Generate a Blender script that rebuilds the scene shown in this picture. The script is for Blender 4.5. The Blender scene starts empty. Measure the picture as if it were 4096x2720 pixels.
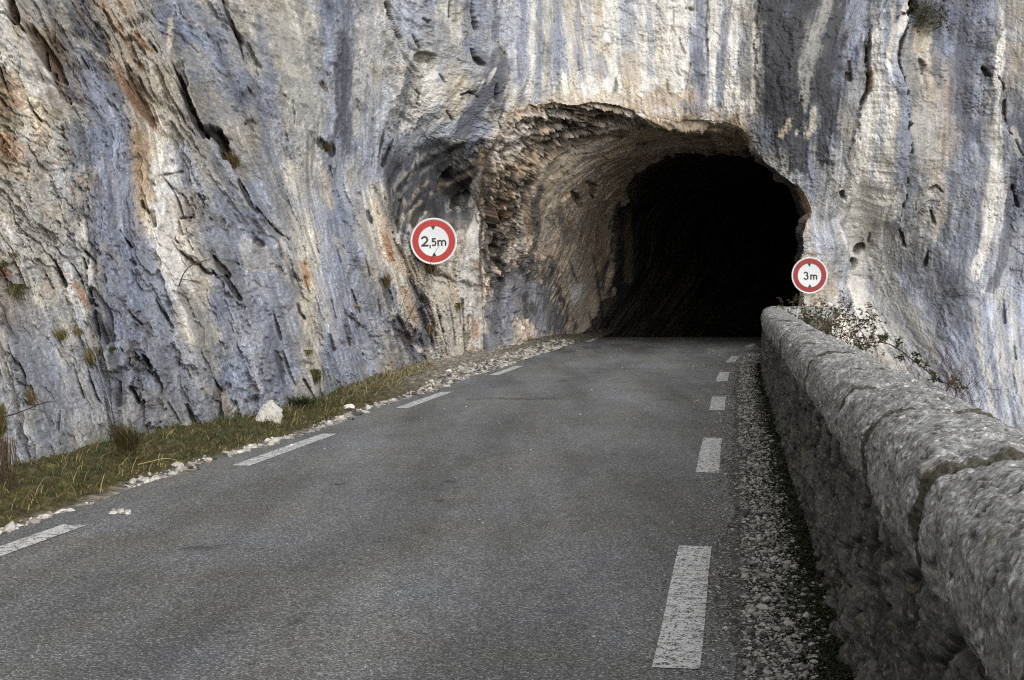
import bpy, math, random
import numpy as np
from mathutils import Vector, Matrix
random.seed(7); RNG = np.random.default_rng(11)
sc = bpy.context.scene
COL = sc.collection
R = math.radians
SKY_STR, SUN_STR, EXPOSURE = .15, .8, .62

# ------------------------------------------------------------------ camera
W, HPX = 1024, 680
FPX, EYE, HOR = 1449.0, 1.6, 288.4          # focal length in pixels, eye height, horizon row
PITCH = math.atan((340 - HOR) / FPX)
cp, sp = math.cos(PITCH), math.sin(PITCH)
cam_d = bpy.data.cameras.new('camera'); cam = bpy.data.objects.new('camera', cam_d); COL.objects.link(cam)
cam.location = (0, 0, EYE); cam.rotation_euler = (R(90) - PITCH, 0, 0)
cam_d.sensor_width = 36; cam_d.lens = FPX / W * 36; cam_d.clip_start = .05; cam_d.clip_end = 3000
sc.camera = cam

def ray(X, Y):
    r = (np.asarray(X, float) - 512) / FPX; u = (340 - np.asarray(Y, float)) / FPX
    dy = cp + u * sp; dz = -sp + u * cp
    return r / dy, dz / dy                    # x and z per metre of forward distance
def at(X, Y, D):
    kx, kz = ray(X, Y)
    return np.stack(np.broadcast_arrays(kx * D, D, EYE + kz * D), -1)
def proj(P):
    x, y, z = P[..., 0], P[..., 1], P[..., 2] - EYE
    f = np.maximum(y * cp - z * sp, .05); u = y * sp + z * cp
    return 512 + FPX * x / f, 340 - FPX * u / f

# road frame: s to the right of the right-hand edge line's foot, t along the road
AX = R(8.8); ca, sa = math.cos(AX), math.sin(AX)
def st(s, t): return (s * ca + t * sa, -s * sa + t * ca)
def bend(t):                                  # the road swings right towards the tunnel
    t = np.asarray(t, float)
    return np.where(t > 24, (np.maximum(t - 24, 0)) ** 2 * .0022, 0) + np.where(t > 48, np.maximum(t - 48, 0) ** 2 * .004, 0)

# ------------------------------------------------------------------ object helpers
def tag(o, label=None, cat=None, group=None, kind=None):
    if label: o['label'] = label
    if cat: o['category'] = cat
    if group: o['group'] = group
    if kind: o['kind'] = kind
    return o
def link(name, me, mat=None, parent=None):
    o = bpy.data.objects.new(name, me); COL.objects.link(o)
    if mat is not None: me.materials.append(mat)
    if parent is not None: o.parent = parent
    return o
def empty(name, loc=(0, 0, 0), rot=(0, 0, 0)):
    o = bpy.data.objects.new(name, None); COL.objects.link(o)
    o.location = loc; o.rotation_euler = rot; o.empty_display_size = .1
    return o
def mesh_np(name, V, F, col=None, smooth=True):
    """V (n,3); F (m,3) or (m,4) int array; col (n,3) linear colours."""
    V = np.ascontiguousarray(V, np.float32); F = np.ascontiguousarray(F, np.int32)
    k = F.shape[1]; me = bpy.data.meshes.new(name)
    me.vertices.add(len(V)); me.vertices.foreach_set('co', V.ravel())
    me.loops.add(F.size); me.loops.foreach_set('vertex_index', F.ravel())
    me.polygons.add(len(F))
    me.polygons.foreach_set('loop_start', np.arange(0, F.size, k, dtype=np.int32))
    me.polygons.foreach_set('use_smooth', np.full(len(F), smooth, bool))
    me.update(calc_edges=True)
    if col is not None:
        a = me.color_attributes.new('Col', 'FLOAT_COLOR', 'POINT')
        a.data.foreach_set('color', np.concatenate([col, np.ones((len(col), 1))], 1).astype(np.float32).ravel())
    return me
def grid_faces(ny, nx, off=0):
    i = np.arange(ny * nx).reshape(ny, nx) + off
    return np.stack([i[:-1, :-1], i[:-1, 1:], i[1:, 1:], i[1:, :-1]], -1).reshape(-1, 4)
def compress(V, F, col):
    used = np.zeros(len(V), bool); used[F.ravel()] = True
    idx = np.cumsum(used) - 1
    return V[used], idx[F], col[used]
def py_mesh(name, verts, faces, smooth=False):
    me = bpy.data.meshes.new(name); me.from_pydata(verts, [], faces); me.update()
    if smooth:
        for p in me.polygons: p.use_smooth = True
    return me

def lin(c):
    c = np.asarray(c, float) / 255
    return np.where(c <= .04045, c / 12.92, ((c + .055) / 1.055) ** 2.4)

# ------------------------------------------------------------------ tileable noise tables (numpy)
def perlin(n, res, rng):
    g = rng.uniform(0, 2 * np.pi, (res, res)); gx, gy = np.cos(g), np.sin(g)
    p = np.arange(n) * res / n; i = p.astype(int); f = p - i
    X, Y = np.meshgrid(f, f); IX, IY = np.meshgrid(i, i)
    def d(ox, oy):
        a, b = (IY + oy) % res, (IX + ox) % res
        return gx[a, b] * (X - ox) + gy[a, b] * (Y - oy)
    u = X ** 3 * (X * (6 * X - 15) + 10); v = Y ** 3 * (Y * (6 * Y - 15) + 10)
    a = d(0, 0) * (1 - u) + d(1, 0) * u; b = d(0, 1) * (1 - u) + d(1, 1) * u
    return (a * (1 - v) + b * v) * 1.5
def fbm(n, res, octv, rng, gain=.5):
    t = np.zeros((n, n)); a = 1; s = 0
    for k in range(octv):
        if res * 2 ** k > n // 2: break
        t += a * perlin(n, res * 2 ** k, rng); s += a * a; a *= gain
    return (t / t.std()).astype(np.float32)
def worley(n, res, rng, tilt=1.0):
    jx, jy = rng.uniform(.1, .9, (res, res)), rng.uniform(.1, .9, (res, res))
    off = rng.normal(0, 1, (res, res)); gx, gy = rng.normal(0, tilt, (res, res)), rng.normal(0, tilt, (res, res))
    p = np.arange(n) * res / n; X, Y = np.meshgrid(p, p); IX, IY = X.astype(int), Y.astype(int)
    f1 = np.full((n, n), 9.); f2 = f1.copy(); h = np.zeros((n, n)); idv = np.zeros((n, n))
    for oy in (-1, 0, 1):
        for ox in (-1, 0, 1):
            a, b = (IY + oy) % res, (IX + ox) % res
            dx = X - (IX + ox + jx[a, b]); dy = Y - (IY + oy + jy[a, b]); d = np.hypot(dx, dy)
            hh = off[a, b] * .6 + gx[a, b] * dx + gy[a, b] * dy
            near = d < f1
            f2 = np.where(near, f1, np.minimum(f2, d)); h = np.where(near, hh, h)
            idv = np.where(near, off[a, b], idv); f1 = np.where(near, d, f1)
    return dict(f1=f1.astype(np.float32), e=(f2 - f1).astype(np.float32), h=h.astype(np.float32), id=idv.astype(np.float32))
N = 1024
r_ = np.random.default_rng(5)
T1 = fbm(N, 4, 8, r_); T2 = fbm(N, 6, 7, r_, .6); T3 = fbm(N, 10, 6, r_, .65); TF = fbm(N, 64, 4, r_, .8)
TW = worley(N, 20, r_); TW2 = worley(N, 26, r_, 1.2); TS = worley(N, 90, r_)
WHITE = r_.normal(0, 1, (N, N)).astype(np.float32)
def samp(T, u, v):
    n = T.shape[0]
    u = (np.asarray(u, np.float32) * n); v = (np.asarray(v, np.float32) * n)
    iu, iv = np.floor(u), np.floor(v); fu, fv = u - iu, v - iv
    iu = iu.astype(np.int64) % n; iv = iv.astype(np.int64) % n; ju = (iu + 1) % n; jv = (iv + 1) % n
    return (T[iv, iu] * (1 - fu) + T[iv, ju] * fu) * (1 - fv) + (T[jv, iu] * (1 - fu) + T[jv, ju] * fu) * fv
def sstep(a, b, x):
    t = np.clip((x - a) / (b - a), 0, 1); return t * t * (3 - 2 * t)
def blur(A, n, it=3):
    for _ in range(it):
        for ax in (0, 1):
            pw = [(0, 0), (0, 0)]; pw[ax] = (n + 1, n)
            c = np.cumsum(np.pad(A, pw, mode='edge'), axis=ax)
            A = (np.take(c, range(2 * n + 1, c.shape[ax]), ax) - np.take(c, range(0, c.shape[ax] - 2 * n - 1), ax)) / (2 * n + 1)
    return A
def normals(P):
    du = np.gradient(P, axis=1); dv = np.gradient(P, axis=0)
    n = np.cross(du, dv); return n / np.maximum(np.linalg.norm(n, axis=-1, keepdims=True), 1e-9)

# ------------------------------------------------------------------ palette (rock tones, shading on them included, as sRGB)
PAL = dict(bl=(132, 137, 150), lb=(171, 174, 183), db=(92, 94, 103), gy=(136, 135, 133), lg=(170, 168, 163), cr=(194, 187, 173), wc=(214, 211, 205), tn=(176, 155, 130),
           rs=(158, 112, 76), br=(98, 81, 66), bk=(36, 34, 32), dg=(70, 71, 75), ol=(70, 66, 48))
def pal(k):
    if '+' in k:
        a, b = k.split('+'); return (lin(PAL[a]) + lin(PAL[b])) / 2
    return lin(PAL[k])
# ------------------------------------------------------------------ the cliff: base surface
def dist_left(kx, kz):
    ks = kx * ca - sa
    lk = np.minimum(.27 * kz, .0675 + .03 * (kz - .25))
    den = -ks - lk
    return np.where(den > .02, (5.90 + .27 * EYE) / np.maximum(den, .02), 400.)
MX = [330, 390, 440, 485, 560, 640, 720, 800, 836, 856, 900, 960, 1030]
MY = [-60, 60, 110, 150, 180, 210, 250, 300, 350, 420, 480]
MD = np.array([
 [31.5,32.2,33.2,34.5,35.8,36.2,36.2,36.0,36.1,36.2,36.0,36.2,35.8],
 [31.5,32.2,33.3,34.8,36.0,36.5,36.5,36.2,36.2,36.2,36.0,36.3,36.0],
 [31.8,32.4,33.5,35.0,36.2,36.7,36.7,36.4,36.2,36.1,36.1,36.4,36.1],
 [32.5,33.2,34.1,35.4,36.5,37.0,37.0,36.6,36.3,36.2,36.1,36.3,36.1],
 [34.0,36.0,36.4,36.4,37.0,37.2,37.2,36.8,36.5,36.5,36.3,36.3,36.1],
 [36.0,39.0,39.0,37.4,37.3,37.4,37.4,36.9,36.9,37.1,36.7,36.5,36.2],
 [38.0,38.0,37.8,37.4,37.5,37.5,37.5,36.9,37.4,38.1,37.4,36.9,36.4],
 [39.0,39.0,38.6,38.0,38.0,38.0,37.5,36.7,37.6,38.5,38.0,37.0,36.4],
 [39.0,39.0,39.0,38.5,38.0,38.0,37.5,36.5,37.4,37.8,37.2,36.4,35.9],
 [39.0,39.0,39.0,39.0,38.0,38.0,37.5,36.2,36.4,36.3,35.8,35.2,35.0],
 [39.0,39.0,39.0,39.0,38.0,38.0,37.5,35.8,35.6,35.2,34.8,34.2,34.2]])
def bilin(xk, yk, Z, X, Y):
    X = np.clip(X, xk[0], xk[-1]); Y = np.clip(Y, yk[0], yk[-1])
    i = np.clip(np.searchsorted(xk, X, 'right') - 1, 0, len(xk) - 2); j = np.clip(np.searchsorted(yk, Y, 'right') - 1, 0, len(yk) - 2)
    xk, yk = np.asarray(xk, float), np.asarray(yk, float)
    u = (X - xk[i]) / (xk[i + 1] - xk[i]); v = (Y - yk[j]) / (yk[j + 1] - yk[j])
    return (Z[j, i] * (1 - u) + Z[j, i + 1] * u) * (1 - v) + (Z[j + 1, i] * (1 - u) + Z[j + 1, i + 1] * u) * v

STEP = .78
def geo(a, b, n):
    t = np.linspace(0, 1, n, endpoint=False) ** 2.2
    return a + (b - a) * t
xs = np.concatenate([geo(-400, -3000, 60)[:0:-1], np.arange(-400, -40, 2.2), np.arange(-40, 1066, STEP), np.arange(1066, 1420, 2.2), geo(1420, 3000, 40)])
ys = np.concatenate([geo(-260, -3000, 60)[:0:-1], np.arange(-260, -40, 2.2), np.arange(-40, 530, STEP), np.arange(530, 680, 2.2), geo(680, 1500, 26)])
GX, GY = np.meshgrid(xs, ys)
kx, kz = ray(GX, GY)
DL = dist_left(kx, kz)
DM = blur(bilin(MX, MY, MD, GX, GY), 7, 3)
DM = DM + np.maximum(GX - 1100, 0) * .012
kk = .45
m_ = np.minimum(DL, DM)
D0 = m_ - kk * np.log(np.exp(-(DL - m_) / kk) + np.exp(-(DM - m_) / kk))
is_left = 1 / (1 + np.exp(np.clip((DL - DM) / .9, -30, 30)))     # 1 on the roadside wall, 0 on the main face
P0 = np.stack([kx * D0, D0, EYE + kz * D0], -1)
NRM = normals(P0)
tov = np.array([0, 0, EYE]) - P0
NRM *= np.sign((NRM * tov).sum(-1, keepdims=True))
for k in range(3): NRM[..., k] = blur(NRM[..., k], 4, 1)
NRM /= np.linalg.norm(NRM, axis=-1, keepdims=True)

# bedding / water-streak lines followed by folds and stains
FY = [-80, 0, 60, 120, 180, 240, 300, 380, 460, 540]
FL = np.array([
 [-150,-100,-65,-32,-5,25,52,86,115,135],
 [-50,-3,30,60,70,78,94,117,129,140],
 [30,71,107,135,138,148,171,200,225,240],
 [105,140,172,198,236,276,298,322,342,356],
 [190,222,244,276,290,302,320,347,367,382],
 [325,332,339,341,328,338,353,379,400,415],
 [360,360,358,356,357,372,386,411,430,445],
 [410,409,407,400,385,397,420,445,465,480],
 [500,500,497,462,412,408,430,458,480,495],
 [530,530,527,512,478,468,475,480,495,510],
 [560,560,565,572,575,575,575,575,575,575],
 [640,640,648,655,655,655,655,655,655,655],
 [718,716,712,709,709,709,709,709,709,709],
 [762,760,757,757,757,757,757,757,757,757],
 [835,829,808,803,800,798,798,810,830,850],
 [880,877,870,869,866,852,850,905,945,975],
 [912,907,898,904,907,892,888,945,985,1012],
 [1005,1003,998,991,993,984,980,986,1006,1024],
 [1090,1090,1085,1085,1085,1080,1075,1075,1090,1110]], float)
FDk = np.array([12,13,15,17,20,25,29,32,34,35] + [36] * 8)
psv = np.concatenate([[0], np.cumsum(np.diff(FL.mean(1)) * FDk / FPX)])
def psi_grid(xs, ys):
    out = np.zeros((len(ys), len(xs)))
    for j, y in enumerate(ys):
        line = np.array([np.interp(np.clip(y, -80, 540), FY, FL[k]) for k in range(len(FL))])
        line = np.concatenate([[line[0] - 3000], line, [line[-1] + 3000]])
        pv = np.concatenate([[psv[0] - 25], psv, [psv[-1] + 75]])
        out[j] = np.interp(xs, line, pv)
    return out
PSI = blur(psi_grid(xs, ys), 5, 2)
ETA = P0[..., 2]

# how broken the rock is, 0 smooth water-washed .. 1 shattered
RX = [0, 60, 120, 180, 240, 300, 340, 400, 460, 500, 560, 640, 740, 800, 860, 900, 960, 1024]
RY = [0, 60, 120, 180, 240, 300, 360, 440, 500]
RM = np.array([
 [.7,.55,.6,.5,.4,.30,.18,.25,.28,.22,.20,.22,.16,.14,.22,.30,.24,.35],
 [.8,.6,.6,.6,.5,.22,.16,.25,.35,.30,.20,.22,.16,.16,.22,.30,.28,.40],
 [1.,.8,.6,.5,.6,.32,.18,.20,.35,.45,.35,.30,.25,.22,.2,.26,.26,.40],
 [1.,.9,.5,.6,.5,.42,.30,.22,.25,.60,.6,.5,.4,.35,.2,.20,.20,.32],
 [.9,.9,.5,.7,.6,.50,.45,.60,.80,.95,.6,.5,.5,.45,.16,.18,.18,.24],
 [.7,.7,.6,.7,.6,.50,.50,.85,1.0,1.0,.5,.5,.5,.40,.10,.12,.14,.18],
 [.4,.45,.5,.5,.5,.50,.50,.85,.95,.90,.5,.5,.5,.35,.10,.10,.12,.16],
 [.30,.30,.38,.5,.5,.5,.50,.60,.70,.60,.5,.5,.5,.30,.10,.10,.12,.16],
 [.30,.30,.38,.5,.5,.5,.50,.60,.70,.60,.5,.5,.5,.30,.10,.10,.12,.16]])
RGH = blur(bilin(RX, RY, RM, GX, GY), 8, 2) * (1 - .45 * sstep(780, 860, GX))

def relief(psi, eta, rough, left):
    """height out of the wall in metres"""
    w1 = samp(T1, psi / 17 + .3, eta / 23) ; w2 = samp(T2, psi / 7.1, eta / 9.3 + .2)
    pp = psi + (.15 - .07 * left) * samp(T2, psi / 5 + .1, eta / (6 + 5 * left)) + (.045 - .025 * left) * samp(T3, psi / 1.7, eta / (1.9 + 2 * left))
    ee = eta + .25 * samp(T2, psi / 6 + .6, eta / 7 + .4)
    mn = 1 - left; r0_ = rough
    h = (.16 + .12 * left) * w1
    rib = samp(T2, pp / 9, ee / 75 + .1)
    h += (.03 + .12 * left) * np.abs(rib)
    rib2 = samp(T3, pp / 4.6 + .37, ee / 45)
    h += (.016 + .038 * left) * rib2
    h += (.003 + .004 * r0_ + .004 * left) * samp(T3, pp / 1.3, ee / 20)
    sl = pp + .22 * ee * left                       # slabs cross the bedding a little on the roadside wall
    f1 = samp(TW['h'], sl / 19 + .11, ee / 60 + .43); e1 = samp(TW['e'], sl / 19 + .11, ee / 60 + .43)
    f2 = samp(TW2['h'], sl / 9.4, ee / 28 + .3); e2 = samp(TW2['e'], sl / 9.4, ee / 28 + .3)
    f3 = samp(TW['h'], pp / 3.6 + .5, ee / 8); e3 = samp(TW['e'], pp / 3.6 + .5, ee / 8)
    r = rough
    big = sstep(.25, .6, r) * (.35 + .65 * left)
    h += big * .085 * f1 + sstep(.15, .7, r) * (.034 + .026 * mn) * f2 + sstep(.3, .9, r) * (.016 + .016 * mn) * f3
    h += r * (.0045 + .006 * mn) * samp(T2, pp / 1.1, ee / (1.5 + 2.5 * left)) + (.0008 + .0035 * r * mn + .003 * r) * samp(TF, pp / 2.2, ee / (3.1 + 3 * left))
    f4 = samp(TW2['h'], sl / 4.2 + .4, ee / 5.4 + .1); e4 = samp(TW2['e'], sl / 4.2 + .4, ee / 5.4 + .1); shat = sstep(.62, .85, r)
    h += shat * (.040 * np.clip(f4, -1.5, 1.5) - .03 * sstep(.1, 0, e4))
    gate = sstep(-.2, 1.0, samp(T2, psi / 4.3 + .7, eta / 5.7 + .2))
    cr1 = sstep(.09, .0, e1) * big * gate; cr2 = sstep(.10, .0, e2) * sstep(.2, .7, r) * gate; cr3 = sstep(.12, .0, e3) * sstep(.35, .95, r)
    h -= .09 * cr1 + (.025 + .025 * mn) * cr2 + (.012 + .010 * mn) * cr3
    crack = np.clip(.8 * shat * sstep(.09, 0, e4) + cr1 + .8 * cr2 + .6 * cr3, 0, 1)
    return h, crack
H1, CRK = relief(PSI, ETA, RGH, is_left)
H1 = H1 - .12 * is_left
# the beds of the roadside wall lean out along the road, so relief there grows towards its near end
DSP = NRM * (1 - is_left)[..., None] + np.array([.16, -.97, .05]) * (is_left * 1.3)[..., None]
P1 = P0 + DSP * H1[..., None]
X1, Y1 = proj(P1)
fin = (X1 > -60) & (X1 < 1090) & (Y1 > -70) & (Y1 < 560)

# ------------------------------------------------------------------ colour of the rock, with shade in its recesses mixed in
CM = {
 12: "3wc 18tn 40lg 62gy 82db 104cr+gy 122tn 142gy+lg 165bl 190bl 213bl+lg 240cr+gy 262cr+lg 282cr+lg 302lg 328bl 346bl 364lb 382lg 405lb 430bl 452lg 478bl 500lb 522lb 548lg 566lg 582cr 602wc 626lb 650wc 680wc 704lb 717wc 734bl+lg 752cr 768dg 785db 810dg 830gy 856bl 876lb 890lg 902lb 918dg 940db 962db 985bl 1012gy+cr",
 50: "4wc+lg 22cr 40tn 56br 72gy 95db 112gy+tn 130cr+tn 150gy+cr 172gy 196bl 220bl 243bl+lg 262cr+lg 285cr+lg 308gy+lg 330bl 345db 364lb+lg 384lg 408lb+lg 430gy+lg 452lg 475bl 496gy 520lb 545bl+lg 566lb 584lg 604wc 626lb+lg 650wc 680wc 702bl+lb 717wc 734lb 752lg 768dg 790dg 812gy 835db 858bl 876wc 892lb 908gy 928cr 945bl 962db 985bl 1012gy+cr",
 90: "4tn 22cr+tn 38cr 56tn+gy 76gy 100bl 118bl+gy 134br 155cr+tn 178cr+gy 200gy 222bl+gy 246bl 268bl 288lg+gy 308lg 328lb+gy 346db 362lb+cr 384lb+lg 406lg 428wc+lg 452cr 475gy+lg 496db 520lg 545lb+lg 566wc 586wc 610wc 630cr 652wc 680wc 704bl 716wc 734wc 752lg 768dg 790dg 815dg 838db 858lb+gy 878wc 895lb 912gy+lg 930tn+lg 946bl+tn 964db 986lb+gy 1012gy",
 130: "4br+cr 22cr 40cr+tn 58lg 78gy+bl 100bl 120bl 140br+tn 158cr 180gy+lg 205gy 228gy+lg 250gy+cr 270bl 290lg+gy 310lg+gy 332bl 348db+bl 364lb 384lb+bl 404gy+bl 424lg+bl 448lb 474bl 498lg+cr 520tn+cr 548tn 575tn 600tn 625br+tn 655tn+br 690br+tn 730tn+br 770dg+bl 795dg 822dg+bl 845gy 866wc 886wc 902bl 918lg 936lg+cr 952tn+bl 972db 990wc+lb 1014dg",
 170: "4cr+br 22cr 45cr+lg 62lg 82bl+gy 105bl 125bl 142tn 162wc 182bl+gy 205bl+gy 228gy+bl 250gy 272lg+bl 292cr+gy 312lg 332bl 352lg 370bl+lb 388db 404dg 424dg 446dg 468gy+dg 490br+tn 515tn+br 545tn 580tn 640tn 700tn 760gy 785lg+gy 808bl 830bl+lg 852lg 870wc 888wc 905db 922gy+lg 940cr+tn 958bl 978bl 995wc 1014db",
 210: "4cr+lg 30lg 55lg+cr 78gy 100bl 124bl 146cr+tn 166wc 186bl+tn 206bl+gy 230bl+gy 256bl 280bl+gy 300gy+lg 318bl+lb 340bl 360cr+lb 376cr 392dg 406dg 424dg+bk 446dg 466dg 484tn+lg 505tn+br 530tn 560tn 640tn 790lg+gy 812lg+bl 830lb+gy 848wc+lg 868wc 888lg+wc 908gy 930gy+cr 952bl+gy 974bl 994wc 1014bl",
 250: "4lg+cr 30lg+cr 55lg 78lg+gy 100bl 124bl 148bl 166wc 184wc+cr 204bl+gy 228bl+gy 252bl 272lb+bl 292bl+cr 312cr 330lb+bl 350bl 372cr+bl 388cr+tn 402wc+tn 424gy+tn 446tn+cr 468wc 484dg+tn 500dg 520tn+dg 560cr 640cr 790tn+lg 812lb+gy 832lg+bl 850wc 870wc+lg 890lg 912gy 934gy+db 956gy+bl 978lb+bl 996lg+lb 1016gy+bl",
 290: "4bl+lg 30gy+lg 54lg+cr 76wc+lg 94gy 114bl 138bl 160bl+lg 180wc+cr 200gy+cr 224bl 248bl+lb 270bl+lb 292bl 306cr+tn 326bl+lb 348bl+lb 370bl+gy 388gy+cr 404cr 422cr+gy 444cr 466wc+tn 482tn+gy 500dg+bl 525bl+dg 560cr 790cr+lg 812lg+tn 834lb 852lb+wc 872wc+lb 892lb 914lb+gy 936gy+bl 958gy+db 980lb 1000lb+lg 1018lb",
 330: "4bl+gy 30bl+gy 56gy+bl 80lg+wc 100db 122bl 144bl 164bl+gy 184gy+cr 206gy 228bl+gy 250bl+lb 272bl 294bl+gy 312cr+lg 334bl+lb 356bl 378bl+lb 398gy+db 416gy+bl 436cr+lg 456cr+lg 474tn+cr 492bl+dg 520bl 560cr 790lg 820wc 850wc 872lg 895lg 918lg+bl 940bl+gy 964bl 986lb 1004lb+lg 1020lb",
 370: "4gy+lg 30bl+gy 60gy+bl 84lg+bl 106bl+gy 128bl+db 150bl 172bl 194gy+bl 216gy+bl 240bl 262bl+gy 284bl 306cr+gy 328bl 352bl 374bl+lb 396gy 414bl+gy 432cr+lg 452cr+lg 470cr+tn 900lg 930lg+bl 960bl 985lb+bl 1010lb+lg",
 410: "4lb+gy 30lg+gy 60gy+bl 86lg+bl 108lg+gy 130gy+bl 152gy+bl 174bl+gy 196gy+bl 218gy+bl 242bl+gy 266bl 290bl+gy 312gy 334bl 356bl+gy 380bl 400gy+bl 430cr 960bl+lg 990lb 1012lb",
 450: "4lg 30lb+gy 60gy+bl 86gy+lg 110gy+lg 132gy 154bl+gy 176gy+bl 200gy+bl 230gy 270gy 320gy 980lb 1015lb",
 500: "4lg 40lb+gy 70lg+gy 110gy+bl 160gy 220gy"}
smp = []
for yy, row in CM.items():
    for tok in row.split():
        n = 0
        while tok[n].isdigit(): n += 1
        c = pal(tok[n:]) if '+' not in tok else pal(tok[n:])
        smp.append((float(tok[:n]), float(yy), *c))
smp = np.array(smp)
cgx, cgy = np.arange(-60, 1096, 5.), np.arange(-70, 566, 8.)
CG = np.zeros((len(cgy), len(cgx), 3))
for j, y in enumerate(cgy):
    yc = np.clip(y, 12, 500)
    w = np.exp(-((cgx[:, None] - smp[None, :, 0]) / 10.) ** 2 - ((yc - smp[None, :, 1]) / 20.) ** 2) + 1e-30
    CG[j] = (w @ smp[:, 2:]) / w.sum(1, keepdims=True)
def cmap(X, Y):
    u = np.clip((X - cgx[0]) / 5., 0, len(cgx) - 1.01); v = np.clip((Y - cgy[0]) / 8., 0, len(cgy) - 1.01)
    i, j = u.astype(int), v.astype(int); u = (u - i)[..., None]; v = (v - j)[..., None]
    return (CG[j, i] * (1 - u) + CG[j, i + 1] * u) * (1 - v) + (CG[j + 1, i] * (1 - u) + CG[j + 1, i + 1] * u) * v

def seg_d(X, Y, pts, r):
    """distance to a polyline minus its (tapering) radius"""
    pts = np.asarray(pts, float); n = len(pts)
    rr = np.full(n, float(r)) if np.isscalar(r) else np.interp(np.linspace(0, 1, n), np.linspace(0, 1, len(r)), r)
    if n == 1: return np.hypot(X - pts[0, 0], Y - pts[0, 1]) - rr[0]
    best = np.full(X.shape, 1e9)
    for k in range(n - 1):
        a, b = pts[k], pts[k + 1]; d = b - a; L = max((d * d).sum(), 1e-6)
        t = np.clip(((X - a[0]) * d[0] + (Y - a[1]) * d[1]) / L, 0, 1)
        q = np.hypot(X - a[0] - t * d[0], Y - a[1] - t * d[1]) - (rr[k] + (rr[k + 1] - rr[k]) * t)
        best = np.minimum(best, q)
    return best
exec_strokes = []
def S(col, r, alpha, *pts, rag=1.0, depth=0, soft=None): exec_strokes.append((col, r, alpha, pts, rag, depth, soft))
# ---- broad stains and beds (colour, half width, strength, points), surveyed off the face
S('bl', 11, .55, (88,82),(98,108),(108,135),(118,160),(126,185),(132,220),(140,250),(152,285),(163,318),(175,350), rag=3)
S('cr+gy', [5,9,10,9,6], .6, (108,0),(122,30),(142,62),(165,105),(190,140),(215,180), rag=2.5)
S('tn', 4, .6, (104,2),(113,18),(122,36),(132,48),(141,64), rag=2)
S('rs', 3, .5, (117,26),(127,45),(135,60), rag=2.5)
S('rs', [2,5,5,3], .6, (116,60),(127,84),(140,106),(155,128), rag=2.5)
S('br', [3,5,5,3], .8, (126,72),(134,92),(145,110),(152,124), rag=2.5, depth=.06)
S('wc', [4,9,11,9,5,3], .8, (150,190),(156,215),(165,240),(172,262),(178,285),(186,312), rag=2.5)
S('tn', [6,8,6], .7, (139,168),(147,185),(152,200), rag=2)
S('cr', [3,6,6,3], .7, (168,195),(180,215),(191,235),(202,258), rag=2)
S('br', [2,4,4,2], .85, (138,196),(143,205),(151,214),(155,226), rag=1.5, depth=.12)
S('wc', [5,8,8,6], .85, (2,6),(5,26),(12,48),(24,72),(34,92), rag=1.5)
S('wc', [4,7,8,6], .75, (26,38),(36,58),(45,80),(53,104), rag=1.5)
S('br', [5,6], .9, (12,2),(15,18), rag=1, depth=.25)
S('wc', 3, .9, (21,0),(24,18),rag=.6)
S('lg', 10, .8, (34,6),(40,20), rag=1.5)
S('br', [5,8,8,7,5], .85, (32,28),(40,40),(48,54),(54,66),(64,82), rag=2.5, depth=.2)
S('db', 6, .6, (64,72),(70,88),(72,96), rag=2)
S('br', 5, .55, (2,70),(10,92),(22,115), rag=3)
S('rs', 7, .55, (4,142),(20,150),(32,146), rag=4)
S('br', 4, .5, (50,95),(55,110), rag=3)
S('lg', 14, .6, (10,190),(40,225),(60,250), rag=4)
S('wc', 9, .5, (25,130),(30,150), rag=4)
S('wc', 5, .7, (82,232),(80,246),(88,290),(95,315), rag=2.5)
S('rs', [3,5,3], .65, (75,284),(84,294),(90,308), rag=1.5)
S('rs', 3, .7, (2,271),(8,275), rag=1)
S('db', [3,8,9,5], .8, (90,290),(97,305),(103,320),(107,336), rag=1.5, depth=.12)
S('db', [2,7,5], .7, (96,25),(101,40),(106,52), rag=1.5, depth=.08)
S('db', 6, .5, (112,86),(117,95), rag=2)
S('cr', [2,3,3,1.5], .9, (170,20),(170,32),(169,45),(168,52), rag=.6)
S('rs', 2.5, .8, (137,33),(141,42),(152,52), rag=1.2)
S('rs', 2, .8, (140,67),(142,71), rag=.6)
S('lg', 8, .5, (195,55),(185,62),(205,60), rag=4)
S('dg', 5, .55, (178,66),(183,80), rag=2, depth=.15)
S('lg', [8,16,16,10], .55, (268,10),(285,45),(300,90),(318,132), rag=3)
S('cr', 6, .5, (278,62),(290,72),(308,70), rag=3)
S('gy', [2,5,6,3], .8, (313,30),(317,42),(320,55), rag=1.5)
S('db', [3,7,9,9,8,5], .85, (342,36),(345,56),(347,80),(345,105),(345,128),(348,150), rag=2)
S('lb+cr', [4,6,6,5], .7, (361,20),(361,60),(358,105),(357,140), rag=2)
S('lb', 4, .6, (403,2),(405,14),(402,30), rag=1.5)
S('bl', [4,8,8,5], .55, (268,90),(275,115),(283,138),(292,155), rag=3)
S('bl', [4,7,7], .55, (258,18),(263,50),(270,80), rag=2)
S('db', [3,4,3], .6, (412,62),(410,82),(405,98),(403,115), rag=1.5)
S('wc', [7,10,8], .8, (432,76),(436,92),(424,108), rag=3)
S('wc', [5,7,4], .7, (418,95),(412,112),(406,128), rag=2.5)
S('wc', 4, .6, (454,26),(455,42), rag=1.5)
S('ol', [4,5], .7, (418,58),(430,58), rag=1.2, depth=.12)
S('db', [6,11,11,9,6], .85, (505,66),(492,82),(482,98),(470,118),(462,142), rag=2.5)
S('db', [4,4,3], .7, (495,0),(496,18),(494,36), rag=1.5)
S('db', [3,4,3], .65, (478,52),(490,62),(500,50), rag=1.5)
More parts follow.
